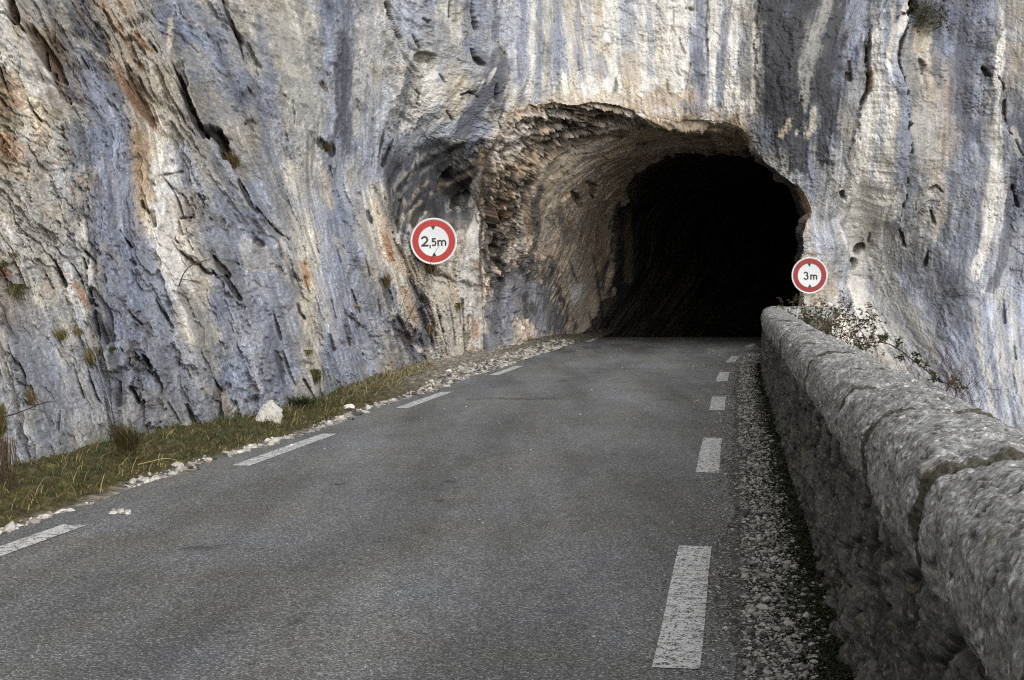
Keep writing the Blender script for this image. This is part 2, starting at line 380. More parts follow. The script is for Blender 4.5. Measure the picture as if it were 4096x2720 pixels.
S('wc', [1,2,1], .9, (496,68),(491,77),(487,83), rag=.5)
S('wc', [1,3,1], .7, (484,80),(478,92), rag=.8)
S('lb', 4, .5, (446,40),(443,60),(440,80), rag=2)
# the main face over the portal: alternating pale and blue water streaks
for x0, x1, c, w, a, y1 in ((514,514,'lb',2.5,.6,85),(523,522,'bl',3.6,.75,98),(533,531,'wc',3,.8,100),(541,540,'bl',3.2,.75,96),(547,545,'cr',1.6,.6,100),
    (557,556,'bl',5,.75,78),(570,572,'cr',2.4,.7,92),(578,582,'bl',3,.6,80),(586,592,'lb',3,.7,95),(598,600,'tn+cr',5,.5,55),(612,611,'wc',7,.7,105),(630,628,'lb+lg',4.5,.8,55),
    (641,643,'wc',3.2,.8,110),(650,652,'lb',3.5,.75,75),(662,660,'cr',4,.5,90),(678,676,'wc',8,.8,95),(700,699,'bl',5,.8,88),(709,708,'dg',2,.8,85),(716,711,'wc',4.2,.95,105),
    (725,721,'bl',3.6,.85,104),(737,731,'wc',4.6,.95,112),(750,744,'gy',5.5,.85,96),(756,754,'wc',1.6,.75,110)):
    S(c, [w*.8, w, w*1.1, w*.8], a, (x0,-60),(x0,0),((x0*.6+x1*.4),40),(x1,75),(x1-1,y1), rag=2.0)
S('tn+cr', 5, .6, (604,45),(609,56), rag=2)
S('bl+gy', 4, .7, (600,58),(604,72), rag=2)
S('db', [1,2.6,2.6,1.5], .85, (619,71),(616,80),(616,88),(612,96), rag=.8)
S('tn', 9, .45, (630,62),(632,80), rag=3)
S('db', [3,5,6], .6, (700,52),(702,74),(704,92), rag=3)
S('tn+cr', 8, .6, (560,104),(585,100),(620,100), rag=4)
S('tn', 8, .55, (640,108),(665,96),(690,98), rag=3)
S('bl+lg', 4, .8, (683,104),(690,108), rag=1)
# dark seep band right of the portal
S('dg', [10,14,16,16,14,10], .92, (770,-40),(772,10),(775,50),(778,90),(785,130),(800,165), rag=4)
S('dg', [6,9,10,8], .85, (800,-40),(798,10),(790,60),(790,110), rag=4)
S('dg', [9,11,10,9,6], .88, (838,0),(830,40),(826,80),(828,120),(822,160), rag=4)
S('gy+lg', [4,7,6,6,4], .75, (831,-20),(826,10),(814,35),(807,65),(804,105), rag=2.5)
S('cr', [2,4,5,2], .85, (814,108),(814,118),(812,128),(808,134), rag=2)
S('tn+cr', [2,3,2], .7, (790,118),(785,128),(782,136), rag=1.5)
S('cr', 1.8, .8, (797,132),(796,134), rag=.8)
S('cr', 1.6, .8, (815,146),(815,150), rag=.6)
S('lb+gy', [3,4,4,3], .7, (861,40),(862,60),(857,85),(851,105), rag=1.5)
S('wc', [3,6,6,8,9,8,8,9,9,10,10,9], .92, (875,32),(874,60),(874,90),(868,120),(864,150),(862,185),(859,215),(855,240),(852,265),(856,290),(868,315),(888,340), rag=1.5)
S('wc', [3,6,7,8,8], .85, (889,95),(886,120),(883,150),(880,185),(876,215), rag=1.5)
S('lb', [1.5,2.5,2.5,1.5], .8, (882,88),(879,112),(877,140),(873,165),(868,190), rag=1)
S('cr', [1,2,2], .7, (893,95),(892,125),(889,165), rag=.8)
S('bl', [2,5,6,6,4], .8, (894,75),(899,100),(900,125),(899,150),(897,175), rag=1.2)
S('bl', [2,2.5,2], .7, (887,0),(888,30),(884,55), rag=1); S('cr', 1.8, .8, (891,0),(892,28),(887,60), rag=.8); S('db', 2.2, .7, (896,0),(895,24), rag=.8)
S('wc', [4,4,2], .8, (904,0),(901,18),(897,34), rag=1)
S('tn', [2,3,2], .7, (872,72),(870,82),(869,90), rag=1)
S('gy', [6,8,8,7], .75, (910,50),(910,70),(912,90),(916,105), rag=2)
S('tn+cr', [4,7,8,5], .7, (912,28),(922,38),(918,50), rag=2)
S('lg', [6,9,11,10,6], .85, (928,98),(922,112),(920,130),(925,148),(934,158), rag=2)
S('tn', [3,5,5,3], .3, (930,68),(932,90),(934,112), rag=2)
S('cr', 5, .6, (928,40),(932,60), rag=2)
S('db', [5,6,6,5], .65, (938,20),(938,60),(940,85), rag=2)
S('tn+gy', [4,5,6,6], .4, (948,60),(945,85),(944,110),(945,130),(950,150), rag=3)
S('db', [6,9,10,8], .7, (965,20),(962,70),(964,105),(968,135), rag=4)
S('wc', [2,4,4,4.5,5,5,5,6,6,5], .92, (1004,30),(1000,50),(996,80),(994,110),(996,140),(996,170),(993,200),(990,225),(983,250),(976,275), rag=1.2)
S('db', [1.5,2,1.5], .8, (994,90),(992,105),(991,120), rag=.6)
S('lg', [3,6,5,3], .85, (1012,128),(1016,142),(1020,156), rag=1)
S('bl+lb', [3,4,4], .7, (1004,120),(1008,150),(1012,180), rag=1)
S('db', [4,5,6,5], .75, (1014,170),(1011,200),(1008,230),(1002,262),(990,290), rag=1.5)
S('tn', 6, .25, (1012,45),(1018,62),(1010,85), rag=3)
S('lb', [4,6,6,5], .6, (972,280),(976,310),(984,345),(990,385), rag=3)
S('db', [5,9,11,9], .65, (938,255),(948,280),(955,305),(958,325), rag=5)
S('db', 7, .5, (918,262),(922,280), rag=4)
S('cr', [2,5,6,3], .7, (942,205),(938,222),(935,240), rag=2)
S('gy', 9, .5, (915,215),(925,235), rag=4)
S('wc', [1,2.5,1], .9, (985,288),(983,292), rag=.6)
S('lg', [6,12,14,12], .75, (880,262),(888,290),(905,318),(930,350), rag=4)
S('lb+lg', [3,6,9,8], .6, (872,300),(890,330),(925,370),(955,410), rag=3)
S('bl+gy', [2,4,4], .6, (890,310),(915,340),(950,385), rag=3)
for k, (xa, xb) in enumerate(((978,992),(988,1000),(998,1008),(1006,1014),(1016,1024))):
    S(('cr','bl','cr+lb','bl','lg')[k], [1,2.2,2.2,1.5], .6, (xa-3,300),(xa,330),(xb-3,380),(xb,430), rag=1.5)
S('ol', [10,14,9], .5, (918,8),(926,18),(926,28), rag=4)
# the hollow left of the portal, its shade under the overhang painted in
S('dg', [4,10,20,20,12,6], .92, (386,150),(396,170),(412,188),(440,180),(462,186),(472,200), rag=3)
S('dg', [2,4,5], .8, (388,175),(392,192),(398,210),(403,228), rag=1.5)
S('wc+gy', [2,3.2,3.2,3,1.5], .95, (398,262),(397,245),(398,228),(404,215),(414,210), rag=.8)
S('wc+gy', [2,3.4,3,2.2,1], .95, (408,256),(407,238),(411,226),(418,218),(426,212), rag=.8)
S('db', [2,2.5,2], .9, (403,258),(402,240),(404,226), rag=.6)
S('wc', [2,4,3], .8, (482,168),(476,185),(470,205), rag=1)
S('tn+cr', [3,6,8,7,5], .8, (374,205),(382,225),(392,245),(402,262),(412,275), rag=2)
S('rs', [2,4,3], .7, (380,232),(386,246),(390,258), rag=2)
S('wc', [3,6,8,9,9,8,6], .85, (482,190),(478,215),(474,240),(470,265),(468,290),(472,315),(478,342), rag=2)
S('rs', 2.5, .6, (475,262),(478,270), rag=1.5); S('rs', 3, .6, (470,310),(474,335), rag=2); S('rs', 2, .6, (461,240),(465,246), rag=1.5)
S('cr', [3,6,5,4], .8, (432,292),(440,312),(450,335),(456,362), rag=1); S('cr', [3,5,4], .8, (447,298),(455,318),(460,350), rag=1)
S('db', [2,4,5,4], .85, (409,278),(418,295),(424,318),(428,345), rag=1)
S('bl', [3,4,3], .7, (392,290),(395,305),(396,318), rag=1)
S('tn', [4,5,4], .8, (404,290),(410,308),(416,322), rag=1.5)
S('db', [4,8,9,6], .75, (396,322),(404,334),(412,346),(414,358), rag=3, depth=.2)
S('dg', [3,4,3], .8, (383,282),(388,296),(392,310), rag=1.5, depth=.15)
S('wc', [1,2.5,2], .85, (415,345),(421,350), rag=.6)
# vertical pale bands low on the roadside wall
S('cr', [3,4,5,5,5,4,4,3], .8, (299,258),(303,272),(308,286),(304,302),(305,320),(312,342),(318,366),(323,390), rag=2)
S('rs', [2,4,3], .75, (304,262),(307,276),(305,284), rag=2)
S('cr', [2,3.5,3], .7, (281,238),(284,252),(287,262), rag=1.5)
S('cr+tn', [3,5,4], .7, (322,172),(326,186),(330,204), rag=2)
S('tn', 3, .7, (349,172),(352,182), rag=1.5)
S('cr', 1.5, .7, (347,262),(349,275), rag=.8); S('tn', 2, .6, (357,306),(356,308), rag=1)
S('rs', 1.5, .8, (182,424),(185,430), rag=.6); S('rs', 1.2, .8, (157,437),(158,441), rag=.5); S('wc', 2, .7, (184,425),(187,432), rag=.6)
S('cr+gy', [2,5,6,4], .6, (180,300),(196,330),(206,350),(216,372), rag=2)
S('gy', [5,9,9,5], .7, (183,292),(192,310),(205,335),(214,358), rag=2)
S('lb+lg', [4,8,10,8], .7, (6,400),(22,420),(40,450),(62,478), rag=3)
S('db', [3,5,5], .6, (18,420),(28,445),(40,470), rag=2)
S('bl+db', [3,6,7,5], .6, (90,360),(104,385),(112,410),(118,430), rag=2)
S('db', [3,5,4], .7, (115,358),(119,380),(121,400), rag=1.5)
S('tn+gy', [3,5,4], .6, (212,385),(222,398),(226,412), rag=2)
S('bl+lb', [3,5,5,4], .5, (322,200),(327,240),(335,290),(345,340), rag=3)
S('bl+lb', [3,5,5,4], .5, (340,230),(350,270),(362,320),(378,365), rag=3)
S('lb', [3,5,4], .5, (340,160),(344,180),(350,205), rag=2)
# ---- cracks, slots and solution holes: real grooves with dark dirt in them
def K(r, depth, *pts, a=.9, c='bk'):
    m = float(np.max(r)); px, py = np.mean(np.array(pts), 0)
    if px > 500 and py < 105 and px < 760: a, r, depth, c = .55, np.array(r) * .7, depth * .6, 'br'
    elif px > 760: a = .75
    elif px < 375 and m > 1.5 and not (165 < px < 262 and py < 215): r, depth, a = np.array(r) * .72, depth * .6, a * .85
    S(c, r, a, *pts, rag=.5 + .45 * max(m - 1.2, 0), depth=depth, soft=.8 + .25 * max(m - 1.5, 0))
K([.6,1.4,1.6,1.2],.10,(71,0),(76,9),(80,16),(88,27),(98,41)); K(.8,.06,(82,58),(86,64),(89,69)); K(.6,.05,(73,65),(74,80))
K(.8,.06,(56,12),(55,30),(54,44)); K([.6,1.5,.6],.12,(131,16),(134,22),(137,26)); K([.8,1.8,.8],.15,(139,46),(143,52),(147,58)); K(1,.08,(148,40),(153,46),(157,52))
K([1,2.6,3,3,2.6,2.2,1.4],.3,(171,60),(175,68),(180,78),(183,92),(187,105),(194,120),(206,137)); K([1.5,3.5,3.5,2.5],.35,(208,128),(218,133),(225,145),(231,158))
K(1.4,.2,(221,150),(225,160)); K([1.2,1.8,1.4,.8],.15,(240,183),(246,195),(251,206),(258,214)); K([.8,1.4,1],.12,(256,208),(268,221),(278,232),(289,239))
K([.5,1.4,1.6,1.4,.6],.12,(222,0),(228,15),(233,28),(240,45),(244,61)); K(.7,.06,(218,45),(222,55)); K(.6,.05,(179,4),(181,14)); K(.8,.06,(205,28),(209,38))
K([1,2.4,2.4,1],.2,(26,97),(31,108),(36,116),(41,121)); K([.8,2,1.2],.15,(13,112),(18,122),(21,130)); K([.8,1.2,1],.1,(0,68),(3,80),(8,92),(14,104)); K(2.2,.15,(52,70),(55,80)); K(1,.1,(43,48),(44,60),(46,66))
K(.7,.05,(62,126),(64,136),(67,140)); K(.7,.05,(4,140),(9,147)); K(.8,.06,(0,98),(6,106)); K(.7,.05,(20,60),(18,75),(24,88))
K([.5,.9,.8],.06,(161,175),(168,183),(175,193),(180,205),(183,216)); K(1,.1,(181,218),(193,217)); K(.9,.08,(185,222),(188,240),(193,250)); K(.8,.06,(198,248),(204,258)); K(.8,.05,(161,175),(183,171))
K([1.5,3.2,3.2,1.5],.25,(213,256),(218,265),(224,270),(229,275)); K([1.4,2.8,2.4],.22,(225,276),(231,286),(240,298))
K([.7,1.2,1],.1,(54,260),(60,272),(66,286)); K([.7,1.3,1],.1,(72,264),(80,276),(86,290),(92,304)); K(1.1,.1,(83,258),(86,268)); K([1,1.6,1.2],.14,(95,311),(100,322),(104,334),(108,342))
K([.7,1.6,1.2],.14,(128,310),(133,317),(141,324)); K([.8,2,2,1],.15,(156,300),(161,310),(167,318),(172,328)); K(.7,.06,(86,252),(92,258),(96,262)); K(1.6,.1,(130,260),(135,264)); K(1.2,.12,(120,230),(126,240),(132,247))
K([.6,1.2,1.2,.6],.1,(10,345),(16,359),(24,376),(26,392)); K([.6,1,1,.6],.08,(73,364),(78,382),(84,398)); K([.7,1.3,1.3,.7],.1,(87,361),(91,380),(97,396),(103,404)); K([.6,1,.6],.08,(41,430),(47,438),(52,450))
K([1,2.2,2.2,1],.12,(61,390),(60,410),(58,428),(60,445),c='dg'); K([2,5,4,2],.2,(82,452),(90,462),(100,466),(106,470),c='dg'); K([1,2.4,1.6],.15,(108,448),(112,458),(117,468),c='dg')
K([.8,1.6,.8],.12,(120,382),(120,395),(121,405)); K(1.4,.12,(131,388),(136,396),(139,402)); K(2.2,.14,(147,360),(150,370)); K(1,.08,(66,455),(74,457)); K([.8,2,1.4],.15,(213,376),(217,386),(221,391))
K([.8,1.6,1.2],.12,(168,402),(174,412),(181,424)); K([1,2,1],.14,(187,405),(192,418),(197,428)); K(1.8,.14,(183,432),(186,438)); K(1.2,.1,(160,430),(158,445),(152,452)); K(1,.08,(147,425),(149,445),(152,458))
K([.7,1.6,1.6,.7],.14,(283,351),(287,365),(292,378),(296,386)); K([1,3,3,1],.15,(276,352),(279,362),(282,374),(284,384),c='dg'); K(1.2,.1,(304,380),(310,390),(316,400),c='dg'); K([.7,1.3,1],.1,(320,383),(321,391),(324,400))
K([1,2.5,1],.2,(368,212),(370,217),(372,222)); K(.8,.08,(343,245),(345,248)); K(1.4,.1,(317,245),(319,252)); K([.7,1.2],.1,(298,304),(300,312),(305,318)); K([.7,1.4,1],.12,(273,310),(276,322),(281,340),c='dg')
K(.8,.06,(330,166),(333,178)); K(.7,.05,(338,250),(341,262)); K(.8,.06,(352,290),(356,302),(360,312)); K(.8,.06,(332,300),(336,318)); K(.7,.05,(366,258),(370,275)); K(.9,.06,(378,300),(381,316)); K(1,.08,(345,325),(350,345)); K(1,.1,(331,335),(334,350))
K([2.4,3.2,2.6],.3,(321,83),(324,87),(328,92),c='br'); K([.8,1.8],.15,(283,94),(286,96)); K([3.4,5,5,3.4],.35,(320,141),(325,144),(329,149),(333,153)); K(1,.08,(327,72),(328,75))
K([.6,1.6,1.8,1],.15,(386,3),(389,9),(391,16),(393,20)); K([.8,1.8,1.8,1],.15,(394,22),(397,28),(398,34),(400,39)); K(.8,.06,(414,35),(417,44),(420,48)); K(.8,.06,(424,18),(429,22)); K([.5,1,2.4,2],.18,(472,0),(473,16),(475,23),(476,28))
K([1,1.8,1.8,1],.16,(472,50),(475,58),(480,63),(485,65)); K([.8,1.5,.8],.12,(498,42),(502,50),(506,55)); K([.6,1.8,.6],.15,(497,84),(496,94),(496,102)); K(.8,.06,(453,48),(456,58),(461,61)); K(.7,.06,(440,74),(446,82)); K(1,.08,(462,95),(470,92),(478,97))
K(.6,.05,(450,2),(449,18)); K(.7,.05,(415,90),(420,94),(417,104)); K([.6,1.4,.8],.1,(385,128),(381,145),(378,158)); K([.8,1.6,1],.12,(393,140),(388,152),(383,165)); K(.8,.06,(448,112),(453,120)); K(.9,.07,(503,112),(499,122),(502,130))
K(2.6,.25,(690,9),(691,10)); K(.7,.06,(674,12),(673,24),(670,34),(669,50)); K([.5,.9,.7],.06,(679,38),(682,48),(685,54),c='br'); K([.6,1,1],.06,(690,64),(688,78),(686,90),c='br'); K(.6,.04,(667,80),(668,92),(672,98),c='br'); K(.5,.05,(551,13),(555,22))
K([.6,1.2,1],.1,(557,72),(561,80),(559,90),c='br'); K(.7,.06,(568,80),(569,88),(572,96)); K(.8,.1,(540,0),(537,12),(538,20)); K(1.6,.1,(707,40),(708,60),(707,84),c='dg'); K(.6,.04,(517,55),(520,80)); K(.5,.04,(578,55),(579,70))
K([.6,1.6,1.8,1.6,1.4,.8],.25,(870,30),(868,45),(866,62),(868,78),(867,90),(861,104)); K([1,1.6,1.5,1.4,1.2,1.4,1],.22,(907,0),(906,22),(903,36),(898,50),(897,62),(901,76),(904,88),(904,98))
K([.8,1.5,2.6,2],.22,(903,112),(906,126),(910,142),(911,152)); K(2.2,.2,(849,74),(850,79),c='ol'); K(1.4,.1,(849,62),(849,70),c='br'); K([3,4.5],.4,(911,2),(911,9)); K([.8,1.8,1],.15,(921,60),(924,66),(922,74),c='br')
K([1.2,2.4,1.4],.2,(983,68),(986,73),(990,76)); K([.6,1,.6],.08,(998,78),(1002,84),(1003,92)); K([1,3,2],.2,(1003,102),(1003,112),(1006,125),c='br'); K(1,.08,(1008,131),(1012,134)); K(1,.08,(1016,140),(1020,150),(1023,155),c='dg')
K(2.8,.25,(857,252),(860,248)); K(3.6,.3,(848,267),(852,263)); K([1,2.4,2,1],.2,(837,272),(838,284),(839,292)); K([1.5,3.5,4,2],.35,(837,276),(840,294),(844,306),(848,318)); K([.8,1.8,1],.16,(899,230),(902,238),(904,246)); K(1.6,.15,(931,212),(934,224))
K([1.4,2.4,1.4],.14,(928,252),(925,262),(922,268)); K([1,2.6,1],.2,(1013,186),(1015,196),(1017,206)); K(1.8,.2,(842,193),(845,199),c='dg'); K(.8,.08,(870,234),(868,242)); K(1,.1,(908,178),(908,184)); K([.6,1.2,.8],.1,(900,216),(903,206),(906,196),c='dg')
K([.7,1.4,.8],.1,(1003,300),(1004,312),(1005,322),c='dg'); K(.8,.06,(1014,346),(1016,358)); K(.6,.05,(858,128),(859,140)); K(1.2,.1,(930,190),(936,186),(942,192),c='br')
K([2,4,4.5,2.5],.35,(436,192),(441,184),(446,176),(450,168)); K([1.5,3,2],.25,(452,205),(459,200),(467,194)); K([1,2,1.4],.2,(398,232),(396,216),(400,200))  # blacks of the hollow: its shade painted in along with the grooves
K([.8,1.4],.12,(409,276),(416,290),(421,302)); K(1,.1,(437,305),(441,322),(445,345),c='dg'); K(1,.1,(449,300),(453,320),(456,345),c='dg'); K(1,.1,(463,300),(464,330),(466,352),c='dg'); K(.9,.1,(425,298),(432,312),(436,335),c='br'); K([1,1.8,1],.15,(481,215),(482,245),(482,275),c='dg')

for i_, (c, w_, a) in enumerate((('db',3,.7), ('lg',1.8,.75), ('bk',3,.9), ('gy',1.6,.7), ('dg',3.2,.9), ('tn+gy',2.2,.75), ('bk',2.6,.85), ('gy+tn',1.6,.7), ('bk',3,.9))):  # sweeping bands of the hollow, its shade painted into the dark ones
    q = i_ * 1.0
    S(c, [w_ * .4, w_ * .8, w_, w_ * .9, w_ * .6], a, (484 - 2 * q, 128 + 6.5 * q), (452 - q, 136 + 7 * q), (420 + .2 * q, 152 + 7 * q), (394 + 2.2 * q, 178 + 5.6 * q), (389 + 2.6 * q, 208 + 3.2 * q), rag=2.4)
def paint(X, Y, psi, eta, col, crack, rough, strokes, want_h=True):
    """flattened arrays; returns colour and extra relief"""
    rg1 = samp(T3, psi / 2.1, eta / 16 + .3); rg2 = samp(T2, psi / 1.6 + .4, eta / 2.3)
    rg = (rg1 * .7 + rg2 * .5)
    dh = np.zeros(X.shape)
    for c, r, a, pts, rag, dep, soft in strokes:
        pts = np.asarray(pts, float); rm = np.max(r) + rag * 3 + 3
        m = np.nonzero((X > pts[:, 0].min() - rm) & (X < pts[:, 0].max() + rm) & (Y > pts[:, 1].min() - rm) & (Y < pts[:, 1].max() + rm))[0]
        if not len(m): continue
        d = seg_d(X[m], Y[m], pts, r) + rag * rg[m]
        sf = soft if soft else max(1.2, rag * .9)
        w = sstep(sf, -sf, d)
        if dep: dh[m] -= dep * w
        w = (a * w)[:, None]
        col[m] = col[m] * (1 - w) + pal(c) * w
    return col, dh

def rock_detail(col, X, Y, psi, eta, crack, rough, left, smooth_streak=1.0):
    """fine mottling, streaks, lichen specks and dirty joints: all properties of the rock itself"""
    s1 = samp(T3, psi / 1.5 + .2, eta / 40); s2 = samp(T3, psi / .62, eta / 13 + .5); s3 = samp(T2, psi / 2.4, eta / 3.1)
    f1 = samp(TF, psi / 1.9, eta / 2.6); f2 = samp(TF, psi / .9 + .3, eta / 1.7)
    v = (.10 * s1 + .07 * s2) * smooth_streak + .07 * s3 + .07 * f1 + .05 * f2 + .05 * samp(WHITE, psi / 14, eta / 14)
    col = col * np.exp(1.15 * v)[:, None]
    # warm / cool drift
    wv = .5 * samp(T2, psi / 3.3 + .5, eta / 7) + .35 * samp(T3, psi / 1.1, eta / 3 + .3)
    t = np.clip(wv, -1.6, 1.6)[:, None] * np.array([.04, .006, -.055]); col = col * (1 + t)
    # cream scabs where the grey skin has flaked off, on the broken rock
    fl = samp(TW2['id'], psi / 5.2 + .2, eta / 11) + .6 * samp(T2, psi / 1.2, eta / 1.9)
    w = (sstep(1.25, 1.6, fl) * sstep(.2, .5, rough) * .4)[:, None]; col = col * (1 - w) + pal('cr') * w
    w = (sstep(1.1, 1.7, samp(T2, psi / 2.0 + .8, eta / 3.4)) * sstep(.35, .8, rough) * .33)[:, None]; col = col * (1 - w) + pal('tn') * w
    w = (sstep(1.3, 2.0, samp(T3, psi / 1.8 + .1, eta / 2.6 + .4)) * sstep(.5, .95, rough) * .4)[:, None]; col = col * (1 - w) + pal('rs') * w
    # dark pits and pale lichen specks
    pit = sstep(1.35, 2.1, samp(T3, psi / .5 + .6, eta / 4)); w = ((.15 + .2 * rough) * pit)[:, None]; col = col * (1 - w) + lin((52, 50, 48)) * w
    sp = sstep(.16, .06, samp(TS['f1'], psi / 3.4, eta / 3.4)) * sstep(.3, 1.2, samp(T2, psi / 3 + .3, eta / 3 + .7)); w = (.55 * sp)[:, None]; col = col * (1 - w) + lin((205, 203, 198)) * w
    w = (.62 * crack)[:, None]; col = col * (1 - w) + lin((58, 47, 38)) * w
    return col
shp = GX.shape
flat = lambda A: A.reshape(-1)
psi_f, eta_f, crk_f, rgh_f, lft_f = map(flat, (PSI, ETA, CRK, RGH, is_left))
Xf, Yf = flat(X1), flat(Y1)
wx = 2.6 * samp(T2, psi_f / 2.2, eta_f / 5) + 1.6 * samp(T3, psi_f / .9, eta_f / 4)
wy = 5 * samp(T2, psi_f / 2.9 + .3, eta_f / 5.1)
Cc = cmap(Xf + wx, Yf + wy)
wr = (.30 * sstep(850, 930, Xf))[:, None]; Cc = Cc * (1 - wr) + pal('bl') * wr
Cc = rock_detail(Cc, Xf, Yf, psi_f, eta_f, crk_f * .6, rgh_f, lft_f)
vis = np.nonzero(flat(fin))[0]
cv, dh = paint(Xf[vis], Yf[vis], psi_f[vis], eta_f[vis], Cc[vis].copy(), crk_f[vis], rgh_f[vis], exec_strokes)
mod = np.exp(.07 * samp(TF, psi_f[vis] / 1.3, eta_f[vis] / 1.9) + .08 * samp(T3, psi_f[vis] / .7, eta_f[vis] / 7) + .05 * samp(WHITE, psi_f[vis] / 14, eta_f[vis] / 14))
cv = cv * mod[:, None]
w = (.5 * crk_f[vis])[:, None]; cv = cv * (1 - w) + lin((58, 47, 38)) * w
Cc[vis] = cv
H2 = np.zeros(Xf.shape); H2[vis] = dh
H2 = H2.reshape(shp)
# ledges where one sheet of rock stands proud of the next: (points, metres, side, fade px)
STEPS = [([(870,28),(868,45),(866,62),(868,78),(867,90),(861,104),(850,150)], .22, 1, 26), ([(907,-10),(906,22),(903,36),(897,55),(901,76),(904,98),(908,140),(905,185),(900,220)], .35, -1, 22),
         ([(838,230),(836,262),(838,290),(846,315),(858,335)], .45, -1, 30), ([(1003,20),(998,60),(1003,110),(1010,150)], .2, -1, 12), ([(171,60),(180,78),(187,105),(206,137),(226,160),(246,195),(268,222)], .22, -1, 26),
         ([(222,0),(233,28),(244,61),(262,90)], .14, -1, 20), ([(71,0),(80,16),(98,41),(114,70)], .14, -1, 16), ([(90,290),(100,312),(112,345),(119,394),(125,432)], .16, -1, 18), ([(139,165),(150,220),(163,278),(178,316)], .1, 1, 14),
         ([(332,0),(340,43),(339,98),(345,150)], .06, 1, 10), ([(358,0),(358,32),(357,98),(354,152)], .08, 1, 12), ([(759,0),(757,40),(756,100)], .12, 1, 26), ([(24,-4),(26,18)], .2, -1, 14), ([(16,345),(24,376),(30,400),(52,450)], .14, -1, 18)]
for pts, amt, side, fade in STEPS:
    pts = np.asarray(pts, float)
    m = np.nonzero((Yf > pts[:, 1].min() - 12) & (Yf < pts[:, 1].max() + 12) & (Xf > pts[:, 0].min() - fade * 2) & (Xf < pts[:, 0].max() + fade * 2))[0]
    lx = np.interp(Yf[m], pts[:, 1], pts[:, 0]) + .9 * samp(T3, eta_f[m] / 1.4, psi_f[m] * 0 + .3) + 1.2 * samp(T2, eta_f[m] / 3.4, psi_f[m] * 0 + .7)
    d = (Xf[m] - lx) * side
    endf = sstep(pts[:, 1].min() - 12, pts[:, 1].min() + 10, Yf[m]) * sstep(pts[:, 1].max() + 12, pts[:, 1].max() - 10, Yf[m])
    H2.reshape(-1)[m] += amt * sstep(-.8, .8, d) * sstep(fade * 2, fade * .3, d) * endf
P2 = P1 + DSP * H2[..., None]

# portal outline (frame pixels on the face), roughened
O0 = np.array([(484,365),(484,330),(482,290),(481,255),(482,225),(480,206),(484,186),(489,166),(499,141),(513,120),(529,105),(549,103),(570,103),(597,102),(620,106),(640,113),(660,119),(690,120),(710,119),(728,122),(742,128),(751,137),(758,151),(763,158),(771,166),(786,177),(799,186),(806,197),(811,212),(805,222),(803,236),(803,250),(797,264),(799,280),(803,296),(803,330),(803,365)], float)
def resample(pts, n):
    d = np.concatenate([[0], np.cumsum(np.hypot(*np.diff(pts, axis=0).T))]); q = np.linspace(0, d[-1], n)
    return np.stack([np.interp(q, d, pts[:, 0]), np.interp(q, d, pts[:, 1])], 1)
MR = 620
O0r = resample(O0, MR)
q_ = np.linspace(0, 1, MR)
tg = np.gradient(O0r, axis=0); nn = np.stack([tg[:, 1], -tg[:, 0]], 1); nn /= np.linalg.norm(nn, axis=1, keepdims=True)
O0r = O0r + nn * (1.0 * samp(T2, q_ * 1.3, q_ * 0 + .2) + .5 * samp(T3, q_ * 3.1, q_ * 0 + .6))[:, None]
def in_poly(X, Y, pg):
    c = np.zeros(X.shape, bool); x0, y0 = pg[-1]
    for x1, y1 in pg:
        k = (y0 > Y) != (y1 > Y)
        if y1 != y0: c ^= k & (X < (x0 - x1) * (Y - y1) / (y0 - y1) + x1)
        x0, y0 = x1, y1
    return c
Xc, Yc = proj(P2)
inside = np.zeros(shp, bool)
bb = (Xc > 460) & (Xc < 830) & (Yc > 80) & (Yc < 380)
inside[bb] = in_poly(Xc[bb], Yc[bb], O0r[::2])
z0 = P0[..., 2]
dead = inside | ((z0 < -.7) & (GX < 770)) | (z0 < -16.5) | ((z0 < -.7) & (D0 < 30))
ny, nx = shp
F = grid_faces(ny, nx)
keep = ~dead.reshape(-1)[F].any(1)
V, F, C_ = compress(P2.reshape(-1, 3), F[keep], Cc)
# the same wall carried on behind the viewer, coarsely
tt = np.linspace(2.4, -30, 60); zz = np.linspace(-.6, 34, 40)
TT, ZZ = np.meshgrid(tt, zz)
ss = -5.90 - np.minimum(.27 * ZZ, 2 + .1 * ZZ) + .4 * samp(T1, TT / 14, ZZ / 14)
xx, yy = st(ss, TT)
Vb = np.stack([xx, yy, ZZ], -1).reshape(-1, 3); Fb = grid_faces(40, 60, len(V))
Cb = np.tile(pal('gy+bl'), (len(Vb), 1)) * np.exp(.25 * samp(T2, TT / 5, ZZ / 5)).reshape(-1, 1)
V = np.concatenate([V, Vb]); F = np.concatenate([F, Fb]); C_ = np.concatenate([C_, Cb])
ROCK_K = .84
print('cliff verts', len(V))
